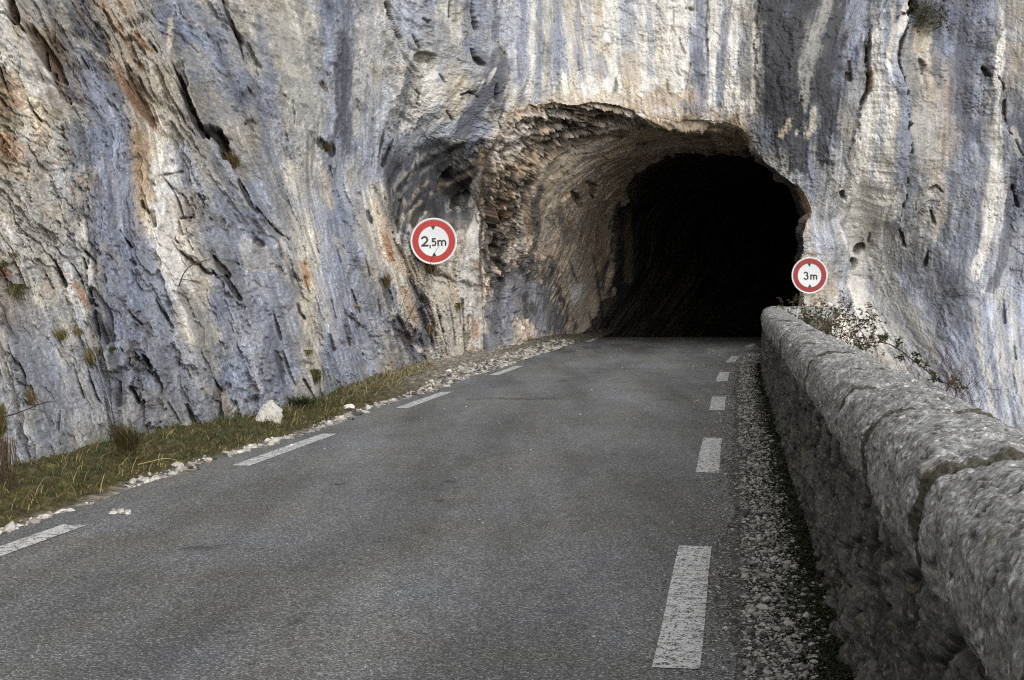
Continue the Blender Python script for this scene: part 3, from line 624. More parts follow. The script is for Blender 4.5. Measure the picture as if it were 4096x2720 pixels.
# ------------------------------------------------------------------ materials
def new_mat(name):
    m = bpy.data.materials.new(name); m.use_nodes = True
    nt = m.node_tree; b = nt.nodes['Principled BSDF']
    b.inputs['Roughness'].default_value = .92; b.inputs['Specular IOR Level'].default_value = .2
    return m, nt, b
def nd(nt, t, **kw):
    n = nt.nodes.new(t)
    for k, v in kw.items():
        if k in n.inputs: n.inputs[k].default_value = v
        else: setattr(n, k, v)
    return n
def attr_mat(name, scale=60, amt=.25, bump=.3, bdist=.01, rough=.92, spec=.2, stretch=(1, 1, 1), k=1.0):
    """vertex-colour attribute broken up by a fine procedural grain, with bump"""
    m, nt, b = new_mat(name); L = nt.links.new
    at_ = nd(nt, 'ShaderNodeAttribute', attribute_name='Col')
    tc = nd(nt, 'ShaderNodeTexCoord'); mp = nd(nt, 'ShaderNodeMapping'); mp.inputs['Scale'].default_value = stretch
    L(tc.outputs['Object'], mp.inputs['Vector'])
    n1 = nd(nt, 'ShaderNodeTexNoise', Scale=scale, Detail=5.0, Roughness=.65); L(mp.outputs['Vector'], n1.inputs['Vector'])
    mr = nd(nt, 'ShaderNodeMapRange'); mr.inputs['From Min'].default_value = .3; mr.inputs['From Max'].default_value = .7
    mr.inputs['To Min'].default_value = (1 - amt) * k; mr.inputs['To Max'].default_value = (1 + amt) * k
    L(n1.outputs['Fac'], mr.inputs['Value'])
    mx = nd(nt, 'ShaderNodeVectorMath', operation='SCALE'); L(at_.outputs['Color'], mx.inputs[0]); L(mr.outputs['Result'], mx.inputs['Scale'])
    L(mx.outputs['Vector'], b.inputs['Base Color'])
    if bump:
        bp = nd(nt, 'ShaderNodeBump', Strength=bump, Distance=bdist); L(n1.outputs['Fac'], bp.inputs['Height']); L(bp.outputs['Normal'], b.inputs['Normal'])
    b.inputs['Roughness'].default_value = rough; b.inputs['Specular IOR Level'].default_value = spec
    return m
def flat_mat(name, c, rough=.6, spec=.4, metal=0, amt=.06, scale=30):
    m, nt, b = new_mat(name); L = nt.links.new
    n1 = nd(nt, 'ShaderNodeTexNoise', Scale=scale, Detail=3.0); tc = nd(nt, 'ShaderNodeTexCoord'); L(tc.outputs['Object'], n1.inputs['Vector'])
    mr = nd(nt, 'ShaderNodeMapRange'); mr.inputs['To Min'].default_value = 1 - amt * 2; mr.inputs['To Max'].default_value = 1 + amt * 2; L(n1.outputs['Fac'], mr.inputs['Value'])
    mx = nd(nt, 'ShaderNodeVectorMath', operation='SCALE'); mx.inputs[0].default_value = c; L(mr.outputs['Result'], mx.inputs['Scale']); L(mx.outputs['Vector'], b.inputs['Base Color'])
    b.inputs['Roughness'].default_value = rough; b.inputs['Specular IOR Level'].default_value = spec; b.inputs['Metallic'].default_value = metal
    return m
M_ROCK = attr_mat('limestone', 22, .16, .35, .02, k=ROCK_K)
M_STONE = attr_mat('weathered_stone', 110, .30, .5, .006)
M_LEAF = attr_mat('leaf', 40, .15, 0, rough=.7, spec=.25)
M_GRAVEL = attr_mat('gravel_stone', 60, .12, .2, .004)
M_GROUND = attr_mat('verge_soil', 45, .35, .6, .02)

cliff = link('cliff', mesh_np('cliff', V, F, C_), M_ROCK)
tag(cliff, 'tall streaked grey and cream limestone cliff around the tunnel mouth', 'cliff', kind='structure')

# ------------------------------------------------------------------ the tunnel bore
Lp = np.array([(-.80,38.2),(.55,43.3),(1.75,48.0),(3.4,52.5),(5.9,57.5),(9.3,62.5),(14,68),(20,73),(30,79)])
Rp = np.array([(7.25,37.2),(8.3,41.5),(9.4,45.7),(10.7,49.3),(12.8,53.4),(15.7,57.7),(19.8,62.5),(25.2,66.9),(36,72)])
def arc(p):
    return np.concatenate([[0], np.cumsum(np.hypot(*np.diff(p, axis=0).T))])
al, ar = arc(Lp), arc(Rp)
NB = 86                                                  # rows of the broken chamfer
dst = np.concatenate([np.arange(0, 17, .034), np.arange(17, 26, .08), np.arange(26, al[-1], .4)])
NV = len(dst)
fr = np.linspace(0, 1, 4000) * math.pi
def horseshoe(dl):
    f = dl / al[-1]
    l = np.array([np.interp(dl, al, Lp[:, k]) for k in (0, 1)]); r = np.array([np.interp(f * ar[-1], ar, Rp[:, k]) for k in (0, 1)])
    mid, half = (l + r) / 2, (r - l) / 2
    c, s = -np.cos(fr), np.sin(fr); e = np.where(c > 0, 2 / 3.6, 2 / 2.15)
    X = np.sign(c) * np.abs(c) ** e; Z = np.abs(s) ** e
    X = np.where(c < 0, X * 1.25, X * .75) + .25                    # crown sits right of the middle
    p = np.stack([mid[0] + half[0] * X, mid[1] + half[1] * X, -.4 + 6.35 * Z], 1)
    d = np.concatenate([[0], np.cumsum(np.linalg.norm(np.diff(p, axis=0), axis=1))]); q = np.linspace(0, d[-1], MR)
    return np.stack([np.interp(q, d, p[:, k]) for k in range(3)], 1)
rings = np.stack([horseshoe(d) for d in dst])            # NV, MR, 3
ix = np.interp(O0r[:, 0], xs, np.arange(len(xs))).astype(int); iy = np.interp(O0r[:, 1], ys, np.arange(len(ys))).astype(int)
Dm = D0[iy, ix]
Dm = np.convolve(np.pad(Dm, 12, mode='edge'), np.ones(25) / 25, 'valid')
r0 = at(O0r[:, 0], O0r[:, 1], Dm + .03)
O1 = O0r + nn * 5
fl_ = at(O1[:, 0], O1[:, 1], Dm + .55)
# the bore keeps the outline of its mouth for a while; on the upper left it is chamfered off quickly
chf = sstep(.10, .2, q_) * sstep(.66, .52, q_)
fade_d = 1.7 * chf + 9.0 * (1 - chf)
wq = 1 - sstep(0, 1, np.clip(dst[:, None] / fade_d[None], 0, 1))
lin_w = np.clip(1 - dst[:, None] / fade_d[None], 0, 1)
wq = wq * (1 - chf) + lin_w * chf
PT = rings + (r0 - rings[0])[None] * wq[..., None]
PT = np.concatenate([fl_[None], PT])
PT[..., 2] -= .03 * np.maximum(PT[..., 1] - 47, 0)
NTm = normals(PT)
axis_pt = PT.mean(1, keepdims=True); axis_pt[..., 2] = 2.6
NTm *= np.sign((NTm * (axis_pt - PT)).sum(-1, keepdims=True))
for k in range(3): NTm[..., k] = blur(NTm[..., k], 16, 2)
NTm /= np.linalg.norm(NTm, axis=-1, keepdims=True)
per = np.concatenate([np.zeros((len(PT), 1)), np.cumsum(np.linalg.norm(np.diff(PT, axis=1), axis=-1), 1)], 1)
dep = np.concatenate([np.zeros((1, MR)), np.cumsum(np.linalg.norm(np.diff(PT[1:], axis=0), axis=-1), 0)]); dep = np.concatenate([-np.ones((1, MR)) * .3, dep])
rowi = np.arange(len(PT))[:, None]
qq = np.linspace(0, 1, MR)[None, :]
zone = sstep(3.4, 1.8, dep) * (.35 + .65 * sstep(.04, .14, qq) * sstep(.62, .45, qq))          # 1 on the shattered chamfer
zone = np.maximum(zone, .5 * sstep(.28, .12, qq) * sstep(8, 5, dep))
rt = .30 + .65 * zone
lftw = np.ones_like(rt) * .55
HT, CT = relief(dep + 3.3, per + 7.7, rt, lftw)
fx = samp(TW['h'], dep / 11 + .31, per / 13 + .2); fxe = samp(TW['e'], dep / 11 + .31, per / 13 + .2)
fy = samp(TW2['h'], dep / 5.5, per / 6 + .2); fye = samp(TW2['e'], dep / 5.5, per / 6 + .2)
deepw = 1 - .85 * sstep(1.2, 4.5, dep)
zone = np.maximum(zone, .20 * sstep(16, 9, dep))
HT = HT * .8 * deepw + zone * (.20 * fx + .085 * fy) - zone * (.14 * sstep(.1, 0, fxe) + .07 * sstep(.1, 0, fye))
CT = np.clip(CT + zone * (sstep(.09, 0, fxe) + .7 * sstep(.09, 0, fye)), 0, 1)
# the bore widens a dozen metres in: rough shoulder shaped to cut off light
edge = 15.6 - 6.2 * np.sin(np.pi * np.clip(qq * 1.06, 0, 1)) ** 7 - 1.2 * sstep(.8, .95, qq) + .25 * samp(T2, per / 6, per * 0 + .3) + .12 * samp(T3, per / 3, per * 0 + .8)
HT -= .42 * sstep(-.2, .9, dep - edge) - .12 * np.exp(-((dep - edge + .45) / .5) ** 2)
HT[0] = 0; HT[1] *= .5
edgefade = sstep(0, 8, rowi)
lw = (sstep(.62, .40, qq) * sstep(3.2, 1.2, dep))[..., None]
DST = NTm * (1 - .6 * lw) + np.array([.1, -.95, -.1]) * lw            # broken beds at the mouth jut outwards, towards the road
PT2 = PT + DST * (HT * (.35 + .65 * edgefade))[..., None]
XT, YT = proj(PT2)
psT, etT = (dep + 3.3).reshape(-1), (per + 7.7).reshape(-1)
XTf, YTf, ctf, rtf = XT.reshape(-1), YT.reshape(-1), CT.reshape(-1), rt.reshape(-1)
wt = samp(T2, psT / 4.1, etT / 7) + .6 * samp(T3, psT / 1.4, etT / 6)
CTc = np.where((wt > .75)[:, None], pal('tn'), np.where((wt < -1.0)[:, None], pal('gy'), pal('cr+tn')))
CTc = .4 * CTc + .6 * (.62 * lin((236, 231, 222)) + .38 * lin((208, 164, 112)))
CTc *= 1 + .12 * sstep(4, 7, dep).reshape(-1, 1) * 0
zf = zone.reshape(-1)[:, None]
CTc = CTc * (1 - .5 * zf) + (.5 * pal('tn') + .5 * pal('lg')) * .5 * zf
CTc = CTc * np.exp(.16 * np.clip(samp(TW['id'], psT / 15, etT / 17 + .2), -1.5, 1.5) + .12 * np.clip(samp(TW2['id'], psT / 9 + .2, etT / 12), -1.5, 1.5))[:, None]
CTc = rock_detail(CTc, XTf, YTf, psT, etT, ctf, rtf, rtf * 0, .45)
bore_shade = (sstep(-1.5, 3.5, dep - edge).reshape(-1) * (.80 + .16 * sstep(-.9, .7, samp(T3, psT / 3.1 + .2, etT / 22) + .6 * samp(T2, psT / 2.8, etT / 12))))[:, None]
CTc = CTc * (1 - bore_shade) + lin((34, 32, 29)) * bore_shade                 # deep shade of the bore painted into the rock colour, with seepage streaks
tun_strokes = []
def Q(c, r, a, *pts, rag=1.5, depth=0, soft=None): tun_strokes.append((c, r, a, pts, rag, depth, soft))
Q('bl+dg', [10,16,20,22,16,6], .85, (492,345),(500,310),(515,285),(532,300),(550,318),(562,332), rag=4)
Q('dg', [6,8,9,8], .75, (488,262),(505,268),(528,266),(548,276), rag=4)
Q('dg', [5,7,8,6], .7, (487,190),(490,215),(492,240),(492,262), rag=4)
Q('bl', [3,5,6,5], .7, (507,290),(508,310),(508,330),(508,345), rag=2); Q('bl+lb', [3,5,6,5], .7, (533,285),(536,305),(540,325),(542,336), rag=2)
Q('bk', [3,4,3], .7, (501,262),(502,275),(500,290), rag=2); Q('bk', [2,3,2], .6, (552,268),(557,285),(561,300), rag=1.5); Q('ol', 3, .7, (533,305),(534,312), rag=1.5)
Q('dg', [3,5,5,4,3], .8, (541,188),(535,205),(537,222),(536,240),(530,258), rag=1.5)
Q('cr', [4,6,6], .7, (551,205),(549,225),(546,245), rag=1.5); Q('tn', [3,5,4], .8, (527,210),(526,228),(528,246), rag=1.5); Q('bl+gy', [2,4,3], .7, (519,215),(521,235),(522,248), rag=1.5)
Q('gy', [1.5,3,2], .75, (561,208),(563,225),(566,240), rag=1); Q('br', [2,4,3], .8, (573,192),(577,199),(579,205), rag=1, depth=.15); Q('gy+tn', [1,2,1], .7, (578,225),(582,233),(580,238), rag=.8)
Q('br', [2,4,3], .7, (588,183),(594,187),(592,196), rag=1, depth=.1); Q('cr', [5,10,12,10], .65, (575,250),(578,270),(580,300),(585,325), rag=3); Q('cr+tn', [6,9,9], .6, (590,200),(592,230),(590,260), rag=3)
Q('rs', [2,4,3], .45, (598,225),(598,245),(600,262), rag=2); Q('dg', [1,2,1.5], .8, (593,255),(597,275),(600,300),(604,325), rag=.8); Q('dg', [1,2,1.5], .7, (589,312),(592,322),(595,334), rag=.8)
Q('dg', [1.5,2.5,2], .8, (608,262),(604,275),(603,290), rag=.8); Q('dg', [1,1.6,1], .8, (570,262),(574,275),(577,282), rag=.6); Q('dg', [1,2,1], .7, (573,318),(576,326),(574,332), rag=.8)
Q('dg', [3,6,7,7,6], .88, (618,205),(616,230),(620,260),(622,295),(622,335), rag=2); Q('dg', [3,5,5], .8, (640,200),(638,250),(640,300),(642,335), rag=2.5); Q('dg', [3,5,4], .8, (660,190),(656,250),(658,330), rag=2.5)
Q('tn', [2,4,4], .7, (629,215),(630,245),(628,280), rag=1.5)
Q('br', [2,4,5,5], .55, (560,150),(575,142),(600,136),(630,128), rag=3); Q('dg', [3,5,5,3], .65, (545,150),(560,138),(573,126),(580,116), rag=2.5); Q('dg', [3,6,5], .6, (575,140),(585,132),(590,122), rag=3)
Q('wc', [3,6,7,5], .6, (500,160),(510,150),(520,135),(530,120), rag=4); Q('tn', [6,8,8], .6, (505,195),(515,175),(530,160), rag=4); Q('rs', 4, .5, (500,215),(506,205), rag=3)
Q('lg', [3,6,6], .7, (545,122),(552,115),(560,112), rag=2); Q('wc', [3,5,4], .7, (605,122),(612,124),(640,120), rag=2)
Q('tn', [8,10,10,8], .55, (640,135),(680,130),(715,132),(740,140), rag=4); Q('br', [2,4,4,2], .6, (690,126),(705,135),(715,145), rag=2.5); Q('br', [3,4,3], .55, (735,130),(745,145), rag=2.5)
Q('dg', [5,10,12,14,14,12], .9, (748,150),(768,172),(784,190),(792,215),(794,240),(794,270), rag=2); Q('gy', [4,8,6], .8, (803,285),(806,300), rag=2)  # dim light on the right jamb painted in as dark grey
for c, r, a, pts in (('dg',[3,5,4],.75,[(500,225),(503,240),(505,256)]), ('dg',[2,4,3],.75,[(512,200),(515,215),(513,232)]), ('bk',[1,2.4,1.5],.8,[(496,240),(500,252),(497,262)]), ('dg',[2,4,3],.7,[(520,176),(527,186),(524,200)]),
    ('dg',[2,3,2],.7,[(506,178),(512,186),(518,192)]), ('bk',[1,2,1],.75,[(524,160),(534,150),(544,144)]), ('dg',[2,4,2],.7,[(546,140),(556,134),(566,124)]), ('bk',[1,2.2,1],.7,[(560,118),(568,126),(572,136)]),
    ('bk',[1,2.5,1.5],.75,[(516,262),(524,270),(528,280)]), ('dg',[3,5,3],.7,[(540,262),(550,262),(558,272)]), ('br',[2,3.5,2],.6,[(498,196),(504,206),(500,216)]), ('cr',[2,3,2],.6,[(506,232),(510,244),(512,254)]), ('cr',[2,3,2],.6,[(522,208),(520,224),(520,240)]),
    ('dg',[3,5,6,5],.6,[(490,268),(498,285),(496,305),(494,330)]), ('bk',[1,2,1],.7,[(524,292),(527,305),(525,318)]), ('dg',[1,2.4,2],.7,[(560,290),(565,305),(568,322)])):
    Q(c, r, a, *pts, rag=2)
visT = np.nonzero((XTf > 440) & (XTf < 860) & (dep.reshape(-1) < 19))[0]
cv, dhT = paint(XTf[visT], YTf[visT], psT[visT], etT[visT], CTc[visT].copy(), ctf[visT], rtf[visT], tun_strokes)
# whitewashed rectangles painted on the side wall
for pg in ([(569.5,284),(583.3,284),(582,299),(573.5,305.5),(570,300)], [(611,288.5),(614.8,287),(615,296),(611.5,296)], [(656,280),(660,279),(658,296),(655,299)]):
    k = in_poly(XTf[visT] + .5 * wt[visT], YTf[visT], pg)
    cv[k] = cv[k] * .12 + lin((232, 232, 230)) * .88
w = (.55 * ctf[visT])[:, None]; cv = cv * (1 - w) + lin((50, 40, 32)) * w
cv *= np.exp(.09 * samp(TF, psT[visT] / 1.3, etT[visT] / 1.5) + .09 * samp(T3, psT[visT] / .8, etT[visT] / 5))[:, None]
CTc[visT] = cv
hh = np.zeros(XTf.shape); hh[visT] = dhT
PT2 = PT2 + DST * hh.reshape(XT.shape)[..., None]
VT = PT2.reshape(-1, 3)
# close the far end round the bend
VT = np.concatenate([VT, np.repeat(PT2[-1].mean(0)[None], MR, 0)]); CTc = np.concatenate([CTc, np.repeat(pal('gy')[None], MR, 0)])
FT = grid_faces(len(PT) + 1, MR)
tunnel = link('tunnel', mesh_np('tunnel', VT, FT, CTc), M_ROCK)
tag(tunnel, 'rough rock-cut road tunnel with tan walls, dark inside', 'tunnel', kind='structure')
# ------------------------------------------------------------------ ground, road, markings
def sheet(name, S_, T_, z, mat, colfn=None):
    x, y = st(S_, T_); Vv = np.stack([x, y, z], -1)
    c = colfn(S_, T_).reshape(-1, 3) if colfn else None
    return link(name, mesh_np(name, Vv.reshape(-1, 3), grid_faces(*S_.shape), c), mat)
# gorge floor out to the horizon, far below the road
g = np.linspace(-1500, 1500, 61); gx_, gy_ = np.meshgrid(g, g)
zz_ = -17 + 1.5 * samp(T1, gx_ / 900, gy_ / 900)
gcol = np.tile(lin((70, 78, 52)), (zz_.size, 1)) * np.exp(.3 * samp(T2, gx_ / 500, gy_ / 500)).reshape(-1, 1)
ground = link('ground', mesh_np('ground', np.stack([gx_, gy_, zz_], -1).reshape(-1, 3), grid_faces(61, 61), gcol), M_GROUND)
tag(ground, 'gorge floor far below the road', 'ground', kind='structure')
# hillside falling away outside the parapet
t_ = np.linspace(-14, 40, 420); s_ = np.linspace(.9, 17, 160); SS, TT = np.meshgrid(s_, t_)
zf_ = -.75 - (SS - .9) * 1.05 + .25 * samp(T2, SS / 9, TT / 9) + .06 * samp(T3, SS / 3, TT / 3) + .10 * samp(TW2['h'], SS / 16, TT / 16) + .6 * sstep(26, 33, TT) * sstep(4, 1, SS)
hc = np.where((samp(T3, SS / 4, TT / 4) > .1)[..., None], lin((126, 120, 106)), lin((72, 74, 50))) * np.exp(.3 * samp(TF, SS / 5, TT / 5) + .2 * samp(T2, SS / 2, TT / 2))[..., None]
hill = sheet('hillside', SS, TT, zf_, M_GROUND, lambda a, b: hc); tag(hill, 'steep scrubby slope dropping away outside the parapet', 'hillside', kind='structure')

def left_edge(t): return -4.74 + .05 * np.sin(t * .9) - .45 * sstep(16, 27, t) * 0 + np.maximum(np.asarray(t, float) - 47, 0) ** 2 * .022
def verge_z(s, t):
    """ground beside the asphalt, rising a little towards the rock"""
    a = np.clip(left_edge(t) - s, 0, 3)
    return -.012 + .02 * sstep(0, .15, a) + .11 * sstep(.1, 1.1, a) + .018 * samp(T2, s / 1.7, t / 1.7) * sstep(0, .3, a)
t_ = np.concatenate([np.arange(-14, 6, .25), np.arange(6, 34, .045), np.arange(34, 60, .15)]); s_ = np.concatenate([np.arange(-11.5, -6.6, .2), np.arange(-6.6, -4.4, .03)])
SS, TT = np.meshgrid(s_, t_)
gra = samp(T3, SS / 1.1, TT / 1.1); gr2 = samp(TF, SS / .9, TT / .9)
gf = np.maximum(sstep(19, 27, TT), sstep(.22, .05, left_edge(TT) - SS))[..., None]
vc = (lin((72, 66, 42)) * (1 - gf) + lin((118, 113, 103)) * gf) * np.exp(.25 * gra + .3 * gr2)[..., None]
verge = sheet('verge', SS, TT, verge_z(SS, TT), M_GROUND, lambda a, b: vc); tag(verge, 'earth verge between the road and the foot of the cliff', 'verge', kind='structure')
# gravelly shoulder along the parapet, and the rough floor under the asphalt
t_ = np.concatenate([np.arange(-14, 2, .25), np.arange(2, 12, .025), np.arange(12, 40, .06), np.arange(40, 47, .4)]); s_ = np.concatenate([np.arange(-4.6, -.6, .4), np.arange(-.6, 1.0, .02), np.arange(1.0, 1.05, .02)])
SS, TT = np.meshgrid(s_, t_); SB = SS + bend(TT) * .6
g1 = samp(TS['f1'], SS / 1.6, TT / 1.6); g2 = samp(T2, SS / 1.5, TT / 2.5); g3 = samp(WHITE, SS / 9, TT / 9)
grv = sstep(-.35, .25, SS + .12 * g2)[..., None]
c1 = lin((98, 98, 97)) * np.exp(.35 * g3)[..., None]; c2 = np.where((g1 < .28)[..., None], lin((128, 126, 121)), lin((66, 62, 56))) * np.exp(.35 * g3)[..., None]
sc_ = c1 * (1 - grv) + c2 * grv
sg = (sstep(.16, .05, .47 - SS - .12 * samp(T2, TT / 3.3, TT * 0 + .2)) * .9)[..., None]; sc_ = sc_ * (1 - sg) + lin((38, 39, 25)) * sg
shoulder = sheet('shoulder', SB, TT, -.001 - .004 * (g1 > .5) + 0 * SS + .03 * sstep(.1, .6, SS), M_GROUND, lambda a, b: sc_); tag(shoulder, 'stony shoulder between the asphalt and the parapet', 'shoulder', kind='structure')
# wide rough floor inside the tunnel bend
v4 = [(-2, 40, -.03), (10, 38, -.03), (40, 47, -.03), (-2, 47, -.03), (44, 90, -1.32), (-2, 90, -1.32)]
fl = link('tunnel_floor', py_mesh('tunnel_floor', v4, [(0, 1, 2, 3), (3, 2, 4, 5)]), flat_mat('tunnel_grit', lin((96, 92, 84)), .95, .1, amt=.3, scale=8))
tag(fl, 'gritty floor at the edges of the road inside the tunnel', 'floor', kind='structure')

# asphalt
def right_edge(t): return -.06 + bend(t)
m, nt, b = new_mat('asphalt'); L = nt.links.new
tc = nd(nt, 'ShaderNodeTexCoord'); OBJ = tc.outputs['Object']
def vor(scale, feat='F1'):
    n = nd(nt, 'ShaderNodeTexVoronoi', Scale=scale, feature=feat); L(OBJ, n.inputs['Vector']); return n
def noi(scale, det=4., ro=.6, vec=None):
    n = nd(nt, 'ShaderNodeTexNoise', Scale=scale, Detail=det, Roughness=ro); L(vec or OBJ, n.inputs['Vector']); return n
def ramp(src, stops):
    r = nd(nt, 'ShaderNodeValToRGB'); e = r.color_ramp.elements
    while len(e) < len(stops): e.new(.5)
    for k, (p, c) in enumerate(stops): e[k].position = p; e[k].color = (*c, 1) if len(c) == 3 else c
    L(src, r.inputs['Fac']); return r
def mul(a, b_, fac=1.):
    n = nd(nt, 'ShaderNodeMix', data_type='RGBA', blend_type='MULTIPLY'); n.inputs['Factor'].default_value = fac
    L(a, n.inputs['A']); L(b_, n.inputs['B']); return n.outputs['Result']
gr = lambda v: (v, v, v)
v1 = vor(105); v2 = vor(240)
agg = nd(nt, 'ShaderNodeSeparateColor'); L(v1.outputs['Color'], agg.inputs['Color'])
agg2 = nd(nt, 'ShaderNodeSeparateColor'); L(v2.outputs['Color'], agg2.inputs['Color'])
base = ramp(agg.outputs['Red'], [(0, (.098, .101, .105)), (.5, (.162, .167, .173)), (.82, (.235, .241, .247)), (1, (.44, .445, .45))])
b2 = ramp(agg2.outputs['Green'], [(0, gr(.6)), (.6, gr(1.0)), (1, gr(1.5))])
edge_ = ramp(v1.outputs['Distance'], [(.0, gr(1.15)), (.75, gr(.55))])
col = mul(mul(base.outputs['Color'], b2.outputs['Color']), edge_.outputs['Color'])
mpv = nd(nt, 'ShaderNodeMapping'); mpv.inputs['Rotation'].default_value = (0, 0, AX); mpv.inputs['Scale'].default_value = (1.1, .12, 1); L(OBJ, mpv.inputs['Vector'])
trk = ramp(noi(1.1, 4, .6, mpv.outputs['Vector']).outputs['Fac'], [(.33, (.74, .735, .72)), (.5, (1.0, 1.0, 1.0)), (.66, (1.2, 1.2, 1.22))])
pat = ramp(noi(.9, 5, .65).outputs['Fac'], [(.30, (.95, .91, .84)), (.46, (1, .995, .985)), (.66, (1.06, 1.07, 1.1))])
spt = ramp(noi(3.1, 4, .7).outputs['Fac'], [(.25, gr(.62)), (.36, gr(1.)), (.7, gr(1.06))])
col = mul(mul(mul(col, trk.outputs['Color']), pat.outputs['Color']), spt.outputs['Color'])
ra = nd(nt, 'ShaderNodeAttribute', attribute_name='Col'); col = mul(col, ra.outputs['Color'])
L(col, b.inputs['Base Color'])
bp = nd(nt, 'ShaderNodeBump', Strength=.6, Distance=.006); L(edge_.outputs['Color'], bp.inputs['Height']); L(bp.outputs['Normal'], b.inputs['Normal'])
b.inputs['Roughness'].default_value = .88; b.inputs['Specular IOR Level'].default_value = .25
M_ASPH = m; ASPH_COL = col
t_ = np.concatenate([np.arange(-14, 4, .5), np.arange(4, 48, .06), np.arange(48, 85, .2)]); u_ = np.linspace(0, 1, 110)
UU, TT = np.meshgrid(u_, t_)
le = left_edge(TT) + .05 * samp(T2, TT / 5, TT * 0 + .2); re = right_edge(TT) + .04 * np.sin(TT * 1.3) + .03 * np.sin(TT * 3.1 + 1)
SS = le + (re - le) * UU
rx, ry = st(SS, TT); RXp, RYp = proj(np.stack([rx, ry, 0 * rx], -1)); RXp, RYp = RXp.reshape(-1), RYp.reshape(-1)
rc = np.ones((SS.size, 3)); ff = np.nonzero((ry.reshape(-1) > 3))[0]
trk_ = .10 * np.exp(-((SS + 3.3 + .1 * samp(T2, TT / 14, TT * 0)) / .35) ** 2) + .10 * np.exp(-((SS + 1.75 + .1 * samp(T2, TT / 14, TT * 0 + .3)) / .38) ** 2) - .10 * np.exp(-((SS + 2.5) / .3) ** 2) - .12 * np.exp(-((SS + .75) / .35) ** 2)
rc *= (1 + trk_ + .06 * samp(T2, SS / 6, TT / 22) + .03 * samp(T3, SS / 1.2, TT / 3)).reshape(-1, 1)
rc *= (1 - np.array([0, .012, .05]) * np.clip(.6 + samp(T2, SS / 5 + .3, TT / 19), 0, 2).reshape(-1, 1))
for c_, r_w, pts_ in ((.45, .9, [(331,485.5),(337,485),(343,484.6)]), (.5, .8, [(446,482.5),(455,482)]), (.45, .9, [(436,502),(441,501)]), (.55, .6, [(467,399.5),(490,398.5),(520,399.3),(556,398.6)]), (.55, 2.2, [(186,549.5),(200,549),(216,548)]), (.5, 1.2, [(226,633.4),(234,632.6)]),
    (.5, 1.1, [(292,622.5),(301,621)]), (.55, 1.2, [(304,615.5),(310,614.5)]), (.6, .9, [(183,575.5),(189,575)]), (.6, .9, [(257,575.8),(265,575.3)]), (.6, .8, [(4,597),(17,596.5)]), (.5, 1.4, [(238,668),(252,666),(262,668)]), (.62, 1.2, [(584,348),(600,347.4)]), (.62, 1.0, [(612,345.4),(632,345)]),
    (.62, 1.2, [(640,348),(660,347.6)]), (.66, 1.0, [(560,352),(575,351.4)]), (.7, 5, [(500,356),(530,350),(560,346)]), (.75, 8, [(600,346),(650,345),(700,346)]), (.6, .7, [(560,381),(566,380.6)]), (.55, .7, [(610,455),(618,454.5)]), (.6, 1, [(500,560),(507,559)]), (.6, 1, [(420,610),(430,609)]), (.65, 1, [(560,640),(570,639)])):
    d_ = seg_d(RXp[ff], RYp[ff], pts_, r_w) + .5 * samp(T3, SS.reshape(-1)[ff] / .9, TT.reshape(-1)[ff] / 1.2); w_ = sstep(.9, -.5, d_); rc[ff] *= (1 - (1 - c_) * w_)[:, None]
road = link('road', mesh_np('road', np.stack([rx, ry, .004 - .03 * np.maximum(ry - 47, 0)], -1).reshape(-1, 3), grid_faces(*SS.shape), rc), M_ASPH); tag(road, 'grey asphalt road curving right into the tunnel', 'road', kind='structure')

# worn white dashes
m, nt2, b = new_mat('road_paint'); nt = nt2; L = nt.links.new
tc = nd(nt, 'ShaderNodeTexCoord'); OBJ = tc.outputs['Object']
v1 = vor(85); agg = nd(nt, 'ShaderNodeSeparateColor'); L(v1.outputs['Color'], agg.inputs['Color'])
wn = noi(17, 4, .65); wf = noi(160, 3, .7)
ad = nd(nt, 'ShaderNodeMath', operation='ADD'); L(wn.outputs['Fac'], ad.inputs[0])
m1 = nd(nt, 'ShaderNodeMath', operation='MULTIPLY'); L(v1.outputs['Distance'], m1.inputs[0]); m1.inputs[1].default_value = .55
m2 = nd(nt, 'ShaderNodeMath', operation='MULTIPLY'); L(wf.outputs['Fac'], m2.inputs[0]); m2.inputs[1].default_value = .6
a2 = nd(nt, 'ShaderNodeMath', operation='ADD'); L(m1.outputs[0], a2.inputs[0]); L(m2.outputs[0], a2.inputs[1]); L(a2.outputs[0], ad.inputs[1])
wear = ramp(ad.outputs[0], [(.0, gr(1)), (.97, gr(1)), (1.0, gr(0))])
mr = nd(nt, 'ShaderNodeMapRange'); mr.inputs['From Min'].default_value = 1.24; mr.inputs['From Max'].default_value = 1.08; L(ad.outputs[0], mr.inputs['Value'])
pc = ramp(agg.outputs['Red'], [(0, gr(.48)), (1, gr(.72))])
mx = nd(nt, 'ShaderNodeMix', data_type='RGBA'); L(mr.outputs['Result'], mx.inputs['Factor']); mx.inputs['A'].default_value = (.075, .074, .072, 1); L(pc.outputs['Color'], mx.inputs['B'])
L(mx.outputs['Result'], b.inputs['Base Color']); b.inputs['Roughness'].default_value = .8
M_PAINT = m
def dash(s0, t0, t1, w, bent=True, lbl=None):
    n = 14; ts_ = np.linspace(t0, t1, n); vs = []
    for t in ts_:
        o = float(bend(t)) if bent else 0
        j = .004 * math.sin(t * 2.1)
        for q in (-.5, .5): x, y = st(s0 + o + q * w + j * .6, t); vs.append((x, y, .0085))
    fs = [(2 * k, 2 * k + 1, 2 * k + 3, 2 * k + 2) for k in range(n - 1)]
    o = link('road_marking', py_mesh('road_marking', vs, fs), M_PAINT, road)
    if lbl: o['label'] = lbl
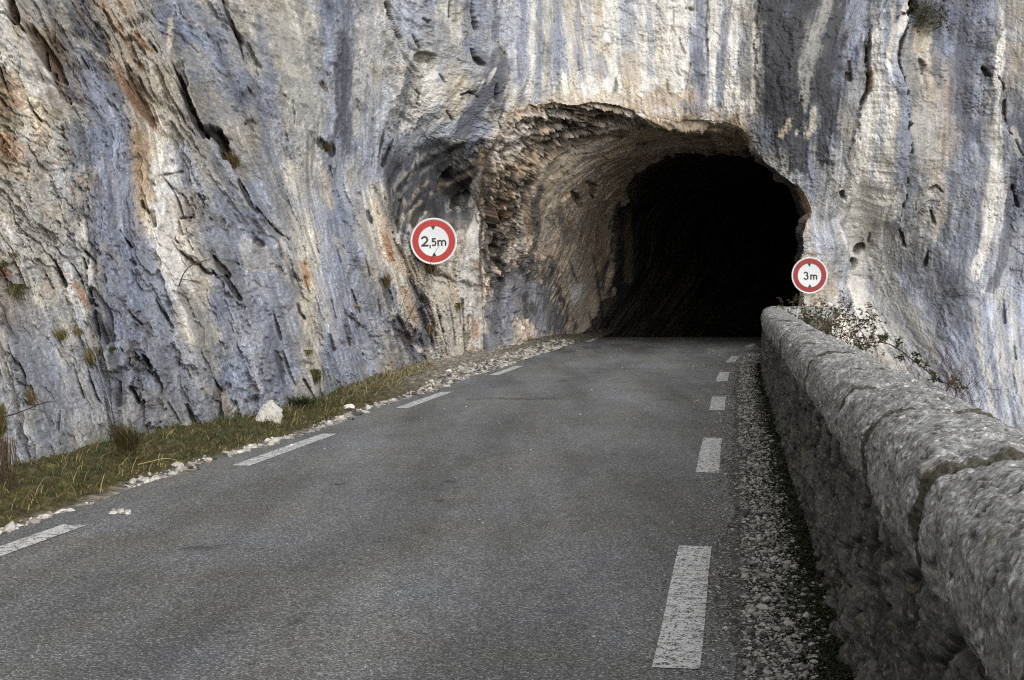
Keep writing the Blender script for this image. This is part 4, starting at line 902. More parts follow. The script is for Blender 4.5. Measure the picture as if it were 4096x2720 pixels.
for d0, d1 in ((-.6, 2.4), (6.06, 8.98), (12.6, 15.55), (19.1, 21.5), (25.1, 27.9), (31.5, 34.6), (40.0, 42.4)): dash(-.243, d0, d1, .2)
for t0, t1 in ((-.4, 2.6), (6.1, 9.15), (12.45, 15.35), (18.8, 21.85), (26.2, 29.4), (43.2, 45.8)): dash(-4.40, t0, t1, .17, False)

# ------------------------------------------------------------------ the parapet
pts = [st(.725 + .6 * float(bend(t)), t) for t in np.concatenate([np.arange(.5, 34.6, .05)])]
pts = [np.array(p) for p in pts]
hd = AX + math.atan(.6 * .0044 * 10); p = pts[-1].copy()
for k in range(60):                                         # the far end turns in against the rock
    hd += .0 if k < 6 else .0265
    p = p + .045 * np.array([math.sin(hd), math.cos(hd)]); pts.append(p.copy())
pts = np.array(pts); sl_ = arc(pts)
tl = []; t = 0.0
while t < sl_[-1]:
    tl.append(t); t += max(.0016 * (t + .75), .0045)
tl = np.array(tl); NL = len(tl)
cx_, cy_ = np.interp(tl, sl_, pts[:, 0]), np.interp(tl, sl_, pts[:, 1])
tx, ty = np.gradient(cx_, tl), np.gradient(cy_, tl); ln = np.hypot(tx, ty); tx, ty = tx / ln, ty / ln
for _ in range(2):
    tx = np.convolve(np.pad(tx, 8, mode='edge'), np.ones(17) / 17, 'valid'); ty = np.convolve(np.pad(ty, 8, mode='edge'), np.ones(17) / 17, 'valid')
lx, ly = ty, -tx                                            # to the right
def chaikin(p, n=3):
    p = np.asarray(p, float)
    for _ in range(n):
        q = np.repeat(p, 2, 0)[1:-1].copy(); a, b_ = p[:-1], p[1:]
        q = np.empty((2 * (len(p) - 1), 2)); q[0::2] = .75 * a + .25 * b_; q[1::2] = .25 * a + .75 * b_
        p = np.concatenate([p[:1], q, p[-1:]])
    return p
prof_in = chaikin([(-.265, -.12), (-.24, .2), (-.222, .5), (-.222, .83), (-.218, .875)])
prof_cap = chaikin([(-.20, .855), (-.235, .868), (-.25, .905), (-.252, 1.02), (-.222, 1.105), (-.14, 1.148), (0, 1.16), (.14, 1.148), (.225, 1.10), (.256, 1.0), (.252, .90), (.235, .86)])
prof_out = np.array([(.225, .88), (.22, .5), (.24, 0), (.27, -.8), (.35, -4)])
def resamp(p, step):
    d = arc(p); q = np.linspace(0, d[-1], max(2, int(d[-1] / step))); return np.stack([np.interp(q, d, p[:, k]) for k in (0, 1)], 1), q
def sweep(prof, q, i0, i1, kind, seed):
    r = np.random.default_rng(seed)
    pl, pz = prof[:, 0], prof[:, 1]; tg_ = np.gradient(prof, axis=0); nl = np.stack([-tg_[:, 1], tg_[:, 0]], 1); nl /= np.linalg.norm(nl, axis=1, keepdims=True)
    if (nl[:, 0] * pl + nl[:, 1] * (pz - .6)).sum() < 0: nl = -nl
    T_ = tl[i0:i1, None] + 0 * q[None]; Q_ = q[None] + 0 * T_ + seed * 0
    h = .008 * samp(T2, Q_ / 1.3 + .3, T_ / 2.6) + .0018 * samp(T2, Q_ / .6, T_ / .9) + .0012 * samp(TF, Q_ / 1.9, T_ / 2.4) + .0008 * samp(TF, Q_ / .7, T_ / .9) + .0006 * samp(WHITE, Q_ / 7, T_ / 8)
    pit = sstep(1.0, 2.1, samp(T3, Q_ / .55 + .5, T_ / .9)); h -= .009 * pit
    n1 = samp(T2, Q_ / .8 + .1, T_ / 1.1 + .4); n2 = samp(T3, Q_ / .28, T_ / .38 + .3); n3 = samp(TF, Q_ / .8 + .7, T_ / 1.05); n4 = samp(T1, Q_ / 2.4, T_ / 3.3); n5 = samp(WHITE, Q_ / 3.3, T_ / 3.9)
    if kind == 'cap':
        u = (tl[i0:i1] - tl[i0]) / (tl[i1 - 1] - tl[i0])
        L_ = tl[i1 - 1] - tl[i0]; e = np.minimum(u, 1 - u) * L_
        rnd = .018 * (1 - np.clip(e / .06, 0, 1)) ** 2
        h = h - rnd[:, None] + r.uniform(-.008, .012) + .004 * np.sin(u * math.pi)[:, None]
        c = np.tile(lin((136, 136, 134)), (*T_.shape, 1))
        w = sstep(-.2, 1.2, n1 * .6 + n4 * .4 + n2 * .4)[..., None] * .6; c = c * (1 - w) + lin((182, 183, 183)) * w
        w = sstep(.4, 1.2, samp(TF, Q_ / 2.1 + .7, T_ / 3.4) * .7 + n3 * .5 + .3 * n1)[..., None] * .75; c = c * (1 - w) + lin((62, 60, 56)) * w
        w = pit[..., None] * .8; c = c * (1 - w) + lin((44, 43, 40)) * w
        w = sstep(.7, 1.4, samp(TF, Q_ / 1.3, T_ / 2.2) * .7 + n1 * .4)[..., None] * .6; c = c * (1 - w) + lin((216, 216, 214)) * w
        w = (sstep(1.2, 1.9, samp(T2, Q_ / 1.1 + .3, T_ / 1.0)) * .4)[..., None]; c = c * (1 - w) + lin((112, 104, 84)) * w
        mo = (sstep(.075, .048, e[:, None] + .010 * n1 + .007 * n3) * .9)[..., None]; c = c * (1 - mo) + lin((62, 58, 46)) * mo
    else:
        f = np.clip(samp(TW2['h'], T_ / 9.5, Q_ / 6 + .2), -1, 1); e2 = samp(TW2['e'], T_ / 9.5, Q_ / 6 + .2)
        jt = sstep(.16, .0, e2); h = h + .014 * f - .030 * jt + .012 * samp(T2, T_ / 1.1, Q_ / 1.3)
        c = np.tile(lin((88, 88, 86)), (*T_.shape, 1))  # darker than the caps: weathering plus road-side shade painted in
        idc = samp(TW2['id'], T_ / 9.5, Q_ / 6 + .2); c = c * np.exp(.22 * np.clip(idc * 1.6, -1.8, 1.8))[..., None]
        w = sstep(.5, 1.3, n1 * .6 + n2 * .7)[..., None] * .6; c = c * (1 - w) + lin((112, 109, 103)) * w
        w = sstep(.4, 1.2, samp(T2, Q_ / .5 + .7, T_ / .62) * .7 + n3 * .5)[..., None] * .65; c = c * (1 - w) + lin((36, 35, 32)) * w
        w = sstep(1.35, 1.8, n2 * .6 + samp(T3, Q_ / .2, T_ / .25) * .8)[..., None] * .7; c = c * (1 - w) + lin((150, 142, 130)) * w
        w = (sstep(1.6, 2.1, samp(T2, T_ / 2.4 + .3, Q_ / 1.2)) * .7)[..., None]; c = c * (1 - w) + lin((128, 118, 102)) * w
        w = (.75 * jt)[..., None]; c = c * (1 - w) + lin((40, 38, 33)) * w
    c = c * np.exp(.17 * n3 + .22 * n5)[..., None]
    l = pl[None] + nl[None, :, 0] * h; z = pz[None] + nl[None, :, 1] * h
    Vv = np.stack([cx_[i0:i1, None] + lx[i0:i1, None] * l, cy_[i0:i1, None] + ly[i0:i1, None] * l, z], -1)
    return Vv.reshape(-1, 3), grid_faces(i1 - i0, len(q)), c.reshape(-1, 3)
wall = empty('parapet_wall', (*pts[400], 0))
tag(wall, 'low dry grey stone parapet with rounded capstones along the right of the road', 'stone wall')
wm = Matrix.Translation(wall.location).inverted()
def wpart(name, VFC):
    v, f, c = VFC; v = v - np.array(wall.location); return link(name, mesh_np(name, v, f, c), M_STONE, wall)
p_, q_c = resamp(prof_in, .0075); vi = sweep(p_, q_c, 0, NL, 'face', 0)
k0 = np.arange(0, NL, 6); p2_, q2_ = prof_out, arc(prof_out)
vo = np.stack([cx_[k0, None] + lx[k0, None] * p2_[None, :, 0], cy_[k0, None] + ly[k0, None] * p2_[None, :, 0], p2_[None, :, 1] + 0 * k0[:, None]], -1).reshape(-1, 3)
fo = grid_faces(len(k0), len(p2_), len(vi[0])); co = np.tile(lin((92, 90, 85)), (len(vo), 1))
wpart('wall_face', (np.concatenate([vi[0], vo]), np.concatenate([vi[1], fo]), np.concatenate([vi[2], co])))
joints = [-.1, 1.0, 2.4, 3.92, 5.42, 6.75, 8.2, 10.2, 12.0, 13.9, 15.9, 17.9, 20.0, 22.3, 24.6, 27.0, 29.5, 32.0, 34.0, 35.4, 40]
p_, q_c = resamp(prof_cap, .0068)
off = .5 * 1.0
for a, b_ in zip(joints[:-1], joints[1:]):
    i0 = int(np.searchsorted(tl, a - off)); i1 = min(NL, int(np.searchsorted(tl, b_ - off)) + 1)
    if i1 - i0 < 8: continue
    wpart('capstone', sweep(p_, q_c, i0, i1, 'cap', int(a * 10) + 3))
# ------------------------------------------------------------------ loose stones
def ico(sub):
    ph = (1 + 5 ** .5) / 2
    v = np.array([(-1,ph,0),(1,ph,0),(-1,-ph,0),(1,-ph,0),(0,-1,ph),(0,1,ph),(0,-1,-ph),(0,1,-ph),(ph,0,-1),(ph,0,1),(-ph,0,-1),(-ph,0,1)], float)
    f = np.array([(0,11,5),(0,5,1),(0,1,7),(0,7,10),(0,10,11),(1,5,9),(5,11,4),(11,10,2),(10,7,6),(7,1,8),(3,9,4),(3,4,2),(3,2,6),(3,6,8),(3,8,9),(4,9,5),(2,4,11),(6,2,10),(8,6,7),(9,8,1)])
    v /= np.linalg.norm(v, axis=1, keepdims=True)
    for _ in range(sub):
        nf, cache, vl = [], {}, list(v)
        def mid(a, b):
            k = (min(a, b), max(a, b))
            if k not in cache: p = vl[a] + vl[b]; vl.append(p / np.linalg.norm(p)); cache[k] = len(vl) - 1
            return cache[k]
        for a, b, c in f:
            x, y, z = mid(a, b), mid(b, c), mid(c, a); nf += [(a, x, z), (b, y, x), (c, z, y), (x, y, z)]
        v, f = np.array(vl), np.array(nf)
    return v, f
IV0, IF0 = ico(0)
def stones(cent, size, cols, flatness=.6, rng=RNG):
    n = len(cent)
    sc3 = size[:, None] * rng.uniform(.6, 1.3, (n, 3)) * np.array([1, 1, flatness])
    v = IV0[None] * (1 + rng.normal(0, .16, (n, 12, 1)))
    ax = rng.normal(0, 1, (n, 3)); ax /= np.linalg.norm(ax, axis=1, keepdims=True); an = rng.uniform(0, .7, n)
    rz = rng.uniform(0, 6.28, n)
    v = v * sc3[:, None]
    c, s = np.cos(rz)[:, None], np.sin(rz)[:, None]
    v = np.stack([v[..., 0] * c - v[..., 1] * s, v[..., 0] * s + v[..., 1] * c, v[..., 2]], -1)
    k = ax[:, None]; ca_, sa_ = np.cos(an)[:, None, None], np.sin(an)[:, None, None]
    v = v * ca_ + np.cross(np.broadcast_to(k, v.shape), v) * sa_ + k * (v * k).sum(-1, keepdims=True) * (1 - ca_)
    v = v + cent[:, None]
    f = (IF0[None] + 12 * np.arange(n)[:, None, None]).reshape(-1, 3)
    return v.reshape(-1, 3), f, np.repeat(cols, 12, 0)
def stone_cols(n, lo=(120, 117, 110), hi=(205, 201, 192), dark=.25, rng=RNG):
    t = rng.uniform(0, 1, (n, 1)); c = lin(lo) * (1 - t) + lin(hi) * t
    k = rng.uniform(0, 1, n) < dark; c[k] = lin((84, 82, 80)) * rng.uniform(.6, 1.3, (k.sum(), 1)); return c
# along the parapet
n = 24000
t = 3.5 * np.exp(RNG.uniform(0, math.log(36 / 3.5), n)); s = RNG.triangular(-.24, .22, .5, n) + bend(t) * .6
kk_ = (s > .04 + .6 * bend(t)) | (RNG.uniform(0, 1, n) < .5); s, t = s[kk_], t[kk_]; n = len(s)
z = np.where(s > .1, .02, .0)
size = np.clip(RNG.lognormal(math.log(.0058), .5, n), .003, .028) * (1 + .02 * t) * np.where(s < .04 + .6 * bend(t), .65, 1)
x, y = st(s, t)
A = stones(np.stack([x, y, z + size * .25], -1), size, stone_cols(n, (118, 116, 111), (192, 189, 182), .28))
# a few chips that rolled onto the asphalt
n = 500; t = RNG.uniform(4, 40, n); s = RNG.uniform(-4.6, -.2, n); k = RNG.uniform(0, 1, n) < np.where(s > -1.1, .7, .22); t, s = t[k], s[k]; n = len(t)
x, y = st(s, t); size = RNG.uniform(.004, .010, n) * (1 + .02 * t)
B = stones(np.stack([x, y, .006 + size * .4], -1), size, stone_cols(n, dark=.05))
x0, y0 = at(123, 516, 1)[:2], None
n = 16; px = RNG.uniform(113, 131, n); py = 514.5 + RNG.normal(0, 1.2, n); D = EYE * FPX / (py - HOR); q = at(px, py, D); size = RNG.uniform(.012, .028, n)
q[:, 2] = .01; C2 = stones(q, size, stone_cols(n, dark=0))
n = 7000; t = 3.5 * np.exp(RNG.uniform(0, math.log(36 / 3.5), n)); s = -.02 - np.abs(RNG.normal(0, .16, n)) + bend(t); x, y = st(s, t); size = RNG.uniform(.0025, .006, n) * (1 + .03 * t)
C3 = stones(np.stack([x, y, .006 + size * .2], -1), size, stone_cols(n, (104, 103, 100), (176, 174, 168), .3))
def join(*ms):
    o = 0; vs, fs, cs = [], [], []
    for v, f, c in ms: vs.append(v); fs.append(f + o); cs.append(c); o += len(v)
    return np.concatenate(vs), np.concatenate(fs), np.concatenate(cs)
gv = link('gravel', mesh_np('gravel', *join(A, B, C2, C3), smooth=False), M_GRAVEL)
tag(gv, 'loose pale gravel strewn between the road edge and the parapet', 'gravel', kind='stuff')
# white kerb of stones on the far side, widening into scree near the tunnel
n = 1500; t = RNG.uniform(3, 21, n); s = left_edge(t) - np.abs(RNG.normal(.03, .05, n)) - .01
clump = samp(T2, t / 5, t * 0 + .4); k = clump > -.9 + .0 * t; t, s = t[k], s[k]; n = len(t)
size = np.clip(RNG.lognormal(math.log(.016), .5, n), .006, .05); x, y = st(s, t)
A = stones(np.stack([x, y, verge_z(s, t) + size * .3], -1), size, stone_cols(n, (130, 126, 118), (205, 201, 193), .12), .7)
n = 6500; t = RNG.triangular(13, 36, 44, n); wd = .08 + .5 * sstep(17, 29, t); s = left_edge(t) + .05 - RNG.uniform(0, 1, n) ** 1.3 * wd
size = np.clip(RNG.lognormal(math.log(.016), .5, n), .008, .06) * (1 + .012 * t); x, y = st(s, t)
B = stones(np.stack([x, y, verge_z(s, t) + size * .25], -1), size, stone_cols(n, (100, 97, 90), (186, 181, 171), .25), .6)
gv2 = link('gravel', mesh_np('gravel', *join(A, B), smooth=False), M_GRAVEL)
tag(gv2, 'white stone chippings lining the grass edge at the foot of the cliff', 'gravel', kind='stuff')

# single rocks one can point to
IV2, IF2 = ico(3)
def rock(px, py, w, h, label, planes=9, col='wc', seed=1, squash=.8, D=None, name='rock', rot=0, cat='rock'):
    D = D or EYE * FPX / (py - HOR) ; k = D / FPX; r = np.random.default_rng(seed)
    sx, sz = w * k / 2, h * k; v = IV2.copy()
    for _ in range(planes):
        nrm = r.normal(0, 1, 3); nrm /= np.linalg.norm(nrm); dd = r.uniform(.52, .8); o = v @ nrm - dd; v -= np.maximum(o, 0)[:, None] * nrm * .96
    v /= np.abs(v).max(0); v *= 1 + .025 * samp(T2, v[:, :1] / 3 + v[:, 2:] / 4, v[:, 1:2] / 3)
    v = v * np.array([sx, sx * squash, sz * .55]); v[:, 2] += sz * .42
    c = np.tile(pal(col), (len(v), 1)); nse = samp(T2, v[:, 0] / sx / 5, v[:, 2] / sx / 5 + v[:, 1] / sx / 7); w_ = (sstep(.3, 1.4, nse) * .6)[:, None]; c = c * (1 - w_) + pal('tn') * w_
    c *= np.exp(.12 * samp(TF, v[:, 0] / sx / 6, v[:, 2] / sx / 6))[:, None]
    p = at(px, py, D); o = link(name, mesh_np(name, v, IF2, c, smooth=False), M_GRAVEL); o.location = p; o.rotation_euler = (0, 0, rot); tag(o, label, cat); return o
# the big boulder gets a hand-cut block shape
def boulder():
    D = 16.6; k = D / FPX
    pr = np.array([(-15,0),(-14,7),(-7,19),(-1,25.5),(3,24),(11,17),(13.5,14),(12,4),(9,-2),(-3,-1)]) * k
    bm_v, bm_f = [], []
    dp = 9 * k
    layers = [(-dp, .72, .0), (-dp * .55, 1.0, .0), (dp * .6, .96, .0), (dp, .6, .0)]; c0 = pr.mean(0)
    for yy, scl, _ in layers:
        for a in pr: q = c0 + (a - c0) * scl; bm_v.append((q[0], yy + .25 * (q[1]) , q[1] if q[1] > 0 else q[1]))
    m_ = len(pr)
    for l in range(3):
        for a in range(m_): b_ = (a + 1) % m_; bm_f.append((l * m_ + a, l * m_ + b_, (l + 1) * m_ + b_, (l + 1) * m_ + a))
    bm_f.append(tuple(range(m_ - 1, -1, -1))); bm_f.append(tuple(range(3 * m_, 4 * m_)))
    import bmesh
    bm = bmesh.new(); vv = [bm.verts.new(q) for q in bm_v]; [bm.faces.new([vv[i] for i in f]) for f in bm_f]
    bmesh.ops.recalc_face_normals(bm, faces=bm.faces); bmesh.ops.bevel(bm, geom=list(bm.edges), offset=.012, segments=2, affect='EDGES')
    bmesh.ops.triangulate(bm, faces=bm.faces); bmesh.ops.subdivide_edges(bm, edges=list(bm.edges), cuts=3, use_grid_fill=True); bmesh.ops.triangulate(bm, faces=bm.faces)
    me = bpy.data.meshes.new('boulder'); bm.to_mesh(me); bm.free()
    v = np.empty(len(me.vertices) * 3, np.float32); me.vertices.foreach_get('co', v); v = v.reshape(-1, 3)
    nr = np.empty(len(v) * 3, np.float32); me.vertices.foreach_get('normal', nr); v = v + nr.reshape(-1, 3) * (.006 * samp(T2, v[:, 0] / .5 + v[:, 1] / .6, v[:, 2] / .5) + .003 * samp(TF, v[:, 0] / .7, v[:, 2] / .7 + v[:, 1]))[:, None]
    me.vertices.foreach_set('co', v.astype(np.float32).ravel())
    c = np.tile(lin((184, 182, 176)), (len(v), 1)); w_ = (sstep(-.2, 1, samp(T2, v[:, 0] / .8, v[:, 2] / .6 + v[:, 1])) * .5 * sstep(.25, .05, v[:, 2]))[:, None]; c = c * (1 - w_) + lin((150, 128, 100)) * w_
    c *= np.exp(.08 * samp(TF, v[:, 0], v[:, 2] + v[:, 1]))[:, None]
    a = me.color_attributes.new('Col', 'FLOAT_COLOR', 'POINT'); a.data.foreach_set('color', np.concatenate([c, np.ones((len(c), 1))], 1).astype(np.float32).ravel())
    o = link('boulder', me, M_GRAVEL); o.location = at(269, 426, D); tag(o, 'large white squared boulder sitting in the grass against the cliff', 'boulder')
boulder()
rock(350, 410, 13, 7, 'flat pale rock lying in the grass beyond the big boulder', seed=2, name='rock')
rock(341.5, 402, 6, 3.2, 'small white rock in the grass just behind the flat pale one', seed=3)
rock(238, 430, 9.5, 4.5, 'low white rock at the tip of the green grass left of the big boulder', seed=4)
rock(208.5, 463, 9, 5.5, 'tan lumpy rock at the grass edge beside the second white dash', seed=5, col='cr+tn')
rock(26, 489, 16, 15, 'grey rock half sunk in the grass beside the dangling roots', seed=6, col='lg', squash=1)
rock(59.5, 492, 6, 3, 'small white stone in the grass at the lower left, right of the grey rock', seed=7)
rock(77, 493, 5, 2.4, 'tiny grey stone in the lower left grass, rightmost of the pair there', seed=8, col='lg')
rock(449, 374.5, 6.5, 5.5, 'white rock at the end of the straw coloured grass', seed=9)
rock(467, 369, 5.5, 3.2, 'white stone lying on the scree under the pale rock slabs', seed=10)
rock(454, 376, 5, 2.6, 'flat white stone touching the white rock by the straw coloured grass', seed=16)
rock(291, 446.5, 4, 3, 'white stone alone at the asphalt edge below the big boulder', seed=11)
for (px, py, w, h, sd, lb) in ((782, 437, 8, 6, 12, 'pale stone against the parapet foot, farthest of the three there'), (793, 545.5, 10, 7, 13, 'pale flat stone by the parapet foot beside the near white dash'), (783, 485, 6, 6, 14, 'upright pale stone in the dark weeds between the two dashes')):
    rock(px, py, w, h, lb, seed=sd, col='lg')
rock(1009, 512, 7, 5, 'small white chip lying on top of the nearest capstone', seed=15, D=3.05, col='wc')

# ------------------------------------------------------------------ grass and weeds
def blades(root, ht, wd, lean, az, cols, bend_=.5, tipc=1.15):
    """curved three-segment blades -> verts, tri faces, colours"""
    n = len(root); d = np.stack([np.cos(az), np.sin(az), 0 * az], 1); sd = np.stack([-np.sin(az + .9), np.cos(az + .9), 0 * az], 1)
    V_ = np.zeros((n, 7, 3)); ks = (0, .45, .8, 1.)
    for j, k in enumerate(ks):
        c = root + np.array([0, 0, 1.]) * (ht * k * (1 - .35 * lean * k))[:, None] + d * (ht * lean * k ** (1 + bend_))[:, None]
        w = wd * (1, .8, .5, 0)[j]
        if j < 3: V_[:, 2 * j] = c - sd * w[:, None] / 2; V_[:, 2 * j + 1] = c + sd * w[:, None] / 2
        else: V_[:, 6] = c
    f = np.array([(0, 1, 3), (0, 3, 2), (2, 3, 5), (2, 5, 4), (4, 5, 6)])
    F_ = (f[None] + 7 * np.arange(n)[:, None, None]).reshape(-1, 3)
    g_ = np.array([.65, .65, .9, .9, 1.05, 1.05, tipc])[None, :, None]
    return V_.reshape(-1, 3), F_, (cols[:, None] * g_).reshape(-1, 3)
GRN, OLV, STR, BRN = lin((54, 68, 34)), lin((78, 76, 46)), lin((140, 126, 86)), lin((90, 70, 48))
def mixc(n, wts, rng=RNG):
    k = rng.choice(4, n, p=np.array(wts) / np.sum(wts)); c = np.array([GRN, OLV, STR, BRN])[k]
    return c * np.exp(rng.normal(0, .22, (n, 1)))
n = 46000
t = 4.5 + (RNG.uniform(0, 1, n) ** .9) * 25; a = RNG.uniform(0.03, 1.4, n); s = left_edge(t) - .06 - a
pn = samp(T2, s / 3.1, t / 4.5); pn2 = samp(T2, s / 1.3 + .3, t / 1.6)
fade = sstep(29, 24, t) * sstep(.02, .2, a - .6 * sstep(16, 25, t)) * sstep(-1.6, -.3, pn2 + .4)
k = RNG.uniform(0, 1, n) < fade; s, t, a, pn, pn2 = s[k], t[k], a[k], pn[k], pn2[k]; n = len(s)
x, y = st(s, t); root = np.stack([x, y, verge_z(s, t) - .01], -1)
dry = sstep(17, 25, t) + .35 * pn + .3 * sstep(.5, .1, a)
cg, cd = mixc(n, (.62, .25, .08, .05)), mixc(n, (.12, .33, .38, .17)); k = (RNG.uniform(-.1, .9, n) < dry)[:, None]
ht = np.clip(RNG.lognormal(math.log(.043), .6, n), .015, .19) * (1 + .35 * np.clip(pn2, -1, 1.5))
G = blades(root, ht, .0045 + .00022 * t + 0 * ht, RNG.uniform(.2, 1.1, n), RNG.uniform(0, 6.28, n), np.where(k, cd, cg))
n2 = 26; q = []; 
gr_ = link('grass', mesh_np('grass', *G), M_LEAF); tag(gr_, 'short olive and straw coloured grass on the verge below the cliff', 'grass', kind='stuff')

def surf_D(px, py):
    """distance of the rock surface seen at a frame position"""
    i = int(np.interp(px, xs, np.arange(len(xs)))); j = int(np.interp(py, ys, np.arange(len(ys))))
    sub = (slice(max(j - 60, 0), j + 60), slice(max(i - 60, 0), i + 60))
    d = np.hypot(Xc[sub] - px, Yc[sub] - py); dd = np.where(d < 2.0, P2[sub][..., 1], 1e9)
    m_ = dd.min(); return float(m_) if m_ < 1e8 else float(D0[j, i])
def tuft(px, py, wpx, hpx, label, wts=(.15, .5, .25, .1), n=110, droop=0., D=None, name='grass_tuft', cat='grass tuft', seed=0, thick=1., dz=0, lean=1.):
    r = np.random.default_rng(seed + int(px * 7 + py)); D = D or surf_D(px, py) - .04; k = D / FPX; p = at(px, py, D)
    root = np.stack([r.normal(0, wpx * k * .22, n), r.normal(0, .03, n), r.normal(0, hpx * k * .10, n) + dz], -1)
    az = r.uniform(0, 6.28, n); az = np.where(np.sin(az) > .3, -az, az); ht = hpx * k * r.uniform(.45, 1.05, n)
    v, f, c = blades(root, ht, np.full(n, k * .55 * thick), r.uniform(.2, 1.0, n) * lean * wpx / max(hpx, 1), az, mixc(n, wts, r))
    if droop: h0 = v[:, 2].copy(); v[:, 2] = h0 * (1 - 1.9 * droop * np.clip(h0 / (hpx * k), 0, 1)); v[:, 1] -= droop * .05 * np.clip(h0 / (hpx * k), 0, 1)
    o = link(name, mesh_np(name, v, f, c), M_LEAF); o.location = p; tag(o, label, cat, group='tufts growing out of the cliff' if name == 'grass_tuft' else None); return o
tuft(16, 288, 22, 36, 'big olive grass tuft hanging off the pale cliff at the left edge', n=420, droop=1.1, wts=(.12, .6, .22, .06))
tuft(14, 257, 16, 9, 'small yellowish tuft on the cliff above the big hanging tuft', n=90)
tuft(4, 266, 16, 9, 'small yellowish tuft at the very left edge above an orange stain', n=90)
tuft(62, 338, 15, 14, 'round dry tuft on the grey slab, left of a fainter straw patch', n=150, wts=(.1, .4, .4, .1))
tuft(78, 334, 14, 10, 'faint straw coloured tuft right of the round dry tuft', n=80, wts=(0, .2, .5, .3))
tuft(31, 402, 15, 18, 'dry olive tuft in the crack above the arching twig', n=150, wts=(.1, .4, .35, .15))
tuft(91, 362, 10, 16, 'lone round straw tuft in the middle of the big grey slab', n=150, wts=(.08, .4, .4, .12))
tuft(112, 350, 8, 16, 'narrow green tuft wedged in the deep vertical crack', n=120, wts=(.4, .35, .15, .1), droop=.7)
tuft(234, 166, 14, 17, 'rusty brown dry tuft below the dark overhang high on the cliff', n=260, wts=(0, .1, .1, .8))
tuft(316, 380, 10, 26, 'green and olive tuft trailing down the pale rib of rock', n=220, wts=(.35, .4, .2, .05), droop=.3)
tuft(309, 352, 8, 16, 'dry olive tuft at the head of the trailing green one', n=120, wts=(.1, .4, .3, .2), droop=.9)
tuft(357, 308, 6, 5, 'tiny ochre tuft alone on the blue grey wall', n=60, wts=(0, .3, .7, 0))
tuft(428, 272, 22, 20, 'dry brown tuft spreading under the left road sign', n=260, wts=(.05, .25, .35, .35))
tuft(458, 306, 9, 20, 'olive tuft hanging on the pale slabs right of the left sign', n=120, wts=(.1, .4, .3, .2), droop=.8)
tuft(430, 330, 7, 22, 'rusty leafy tuft on the pale slab below the left sign', n=160, wts=(0, 0, .1, .9), droop=.6)
tuft(386, 286, 10, 16, 'dark brown tuft in the hollow left of the left sign', n=140, wts=(0, .2, .1, .7))
tuft(327, 150, 9, 9, 'dark mossy tuft filling the round hole in the cliff', n=160, wts=(.5, .3, 0, .4))
tuft(128, 446, 24, 36, 'tall brown and green grass clump in the corner of the cliff foot', n=520, wts=(.15, .35, .1, .4), D=12.9, lean=2.0)
tuft(1, 432, 12, 30, 'bushy olive clump cut off by the left edge above the roots', n=260, wts=(.2, .45, .15, .2))
tuft(2, 414, 8, 14, 'small brown clump at the left edge above the bushy olive one', n=90, wts=(.1, .3, .2, .4))
tuft(533, 312, 9, 9, 'small mossy green tuft on the blue rock inside the portal', n=90, wts=(.6, .3, 0, .1), D=43.2)
tuft(228, 421, 5, 17, 'thin green blades standing at the cliff foot left of the boulder', n=50, wts=(.8, .2, 0, 0), D=16.6)
tuft(300, 404, 40, 17, 'lush green grass clump between the boulder and the flat rock', n=420, wts=(.75, .2, .05, 0), D=18.3)
tuft(248, 434, 26, 10, 'green grass clump around the low white rock', n=200, wts=(.65, .25, .1, 0), D=16.2)
tuft(100, 474, 40, 13, 'green and straw grass clump in the nook of the cliff foot', n=380, wts=(.5, .3, .15, .05), D=12.3)
tuft(425, 371, 40, 12, 'pale straw grass along the cliff foot below the bare sapling', n=420, wts=(.02, .15, .8, .03), D=28.2)
tuft(500, 352, 26, 9, 'dry yellow grass at the foot of the portal jamb, nearer the road', n=220, wts=(.1, .3, .5, .1), D=36.2)
tuft(535, 341, 20, 6, 'dry yellow grass at the foot of the portal jamb, farther in', n=140, wts=(.15, .35, .4, .1), D=41.5)
# dark weeds creeping along the foot of the parapet
n = 70000
t = 3.6 * np.exp(RNG.uniform(0, math.log(31 / 3.6), n)); b0 = .6 * bend(t)
wv = .19 + .09 * samp(T2, t / 3.3, t * 0 + .2) + .05 * samp(T3, t / 2.2, t * 0 + .6)
s = .48 - np.minimum(np.abs(RNG.normal(0, 1, n)), RNG.uniform(1.2, 2.0, n)) * np.clip(wv, .06, .24) * .85 + b0
k = RNG.uniform(0, 1, n) < sstep(-1.5, -.2, samp(T2, t / 2.1, t * 0 + .9)) * .9 + .1; s, t = s[k], t[k]; n = len(s)
x, y = st(s, t); root = np.stack([x, y, .012 + 0 * x], -1)
cw = np.where(RNG.uniform(0, 1, (n, 1)) < .8, lin((40, 48, 26)), lin((66, 60, 38))) * np.exp(RNG.normal(0, .3, (n, 1)))
Wd = blades(root, RNG.uniform(.014, .055, n) * np.clip(1 - (0.48 + .6 * bend(t) - s) * 2.0, .35, 1), .008 + .0006 * t, RNG.uniform(.5, 1.8, n), RNG.uniform(0, 6.28, n), cw)
wo = link('weeds', mesh_np('weeds', *Wd), M_LEAF); tag(wo, 'dark green weeds creeping along the foot of the parapet', 'weeds', kind='stuff')

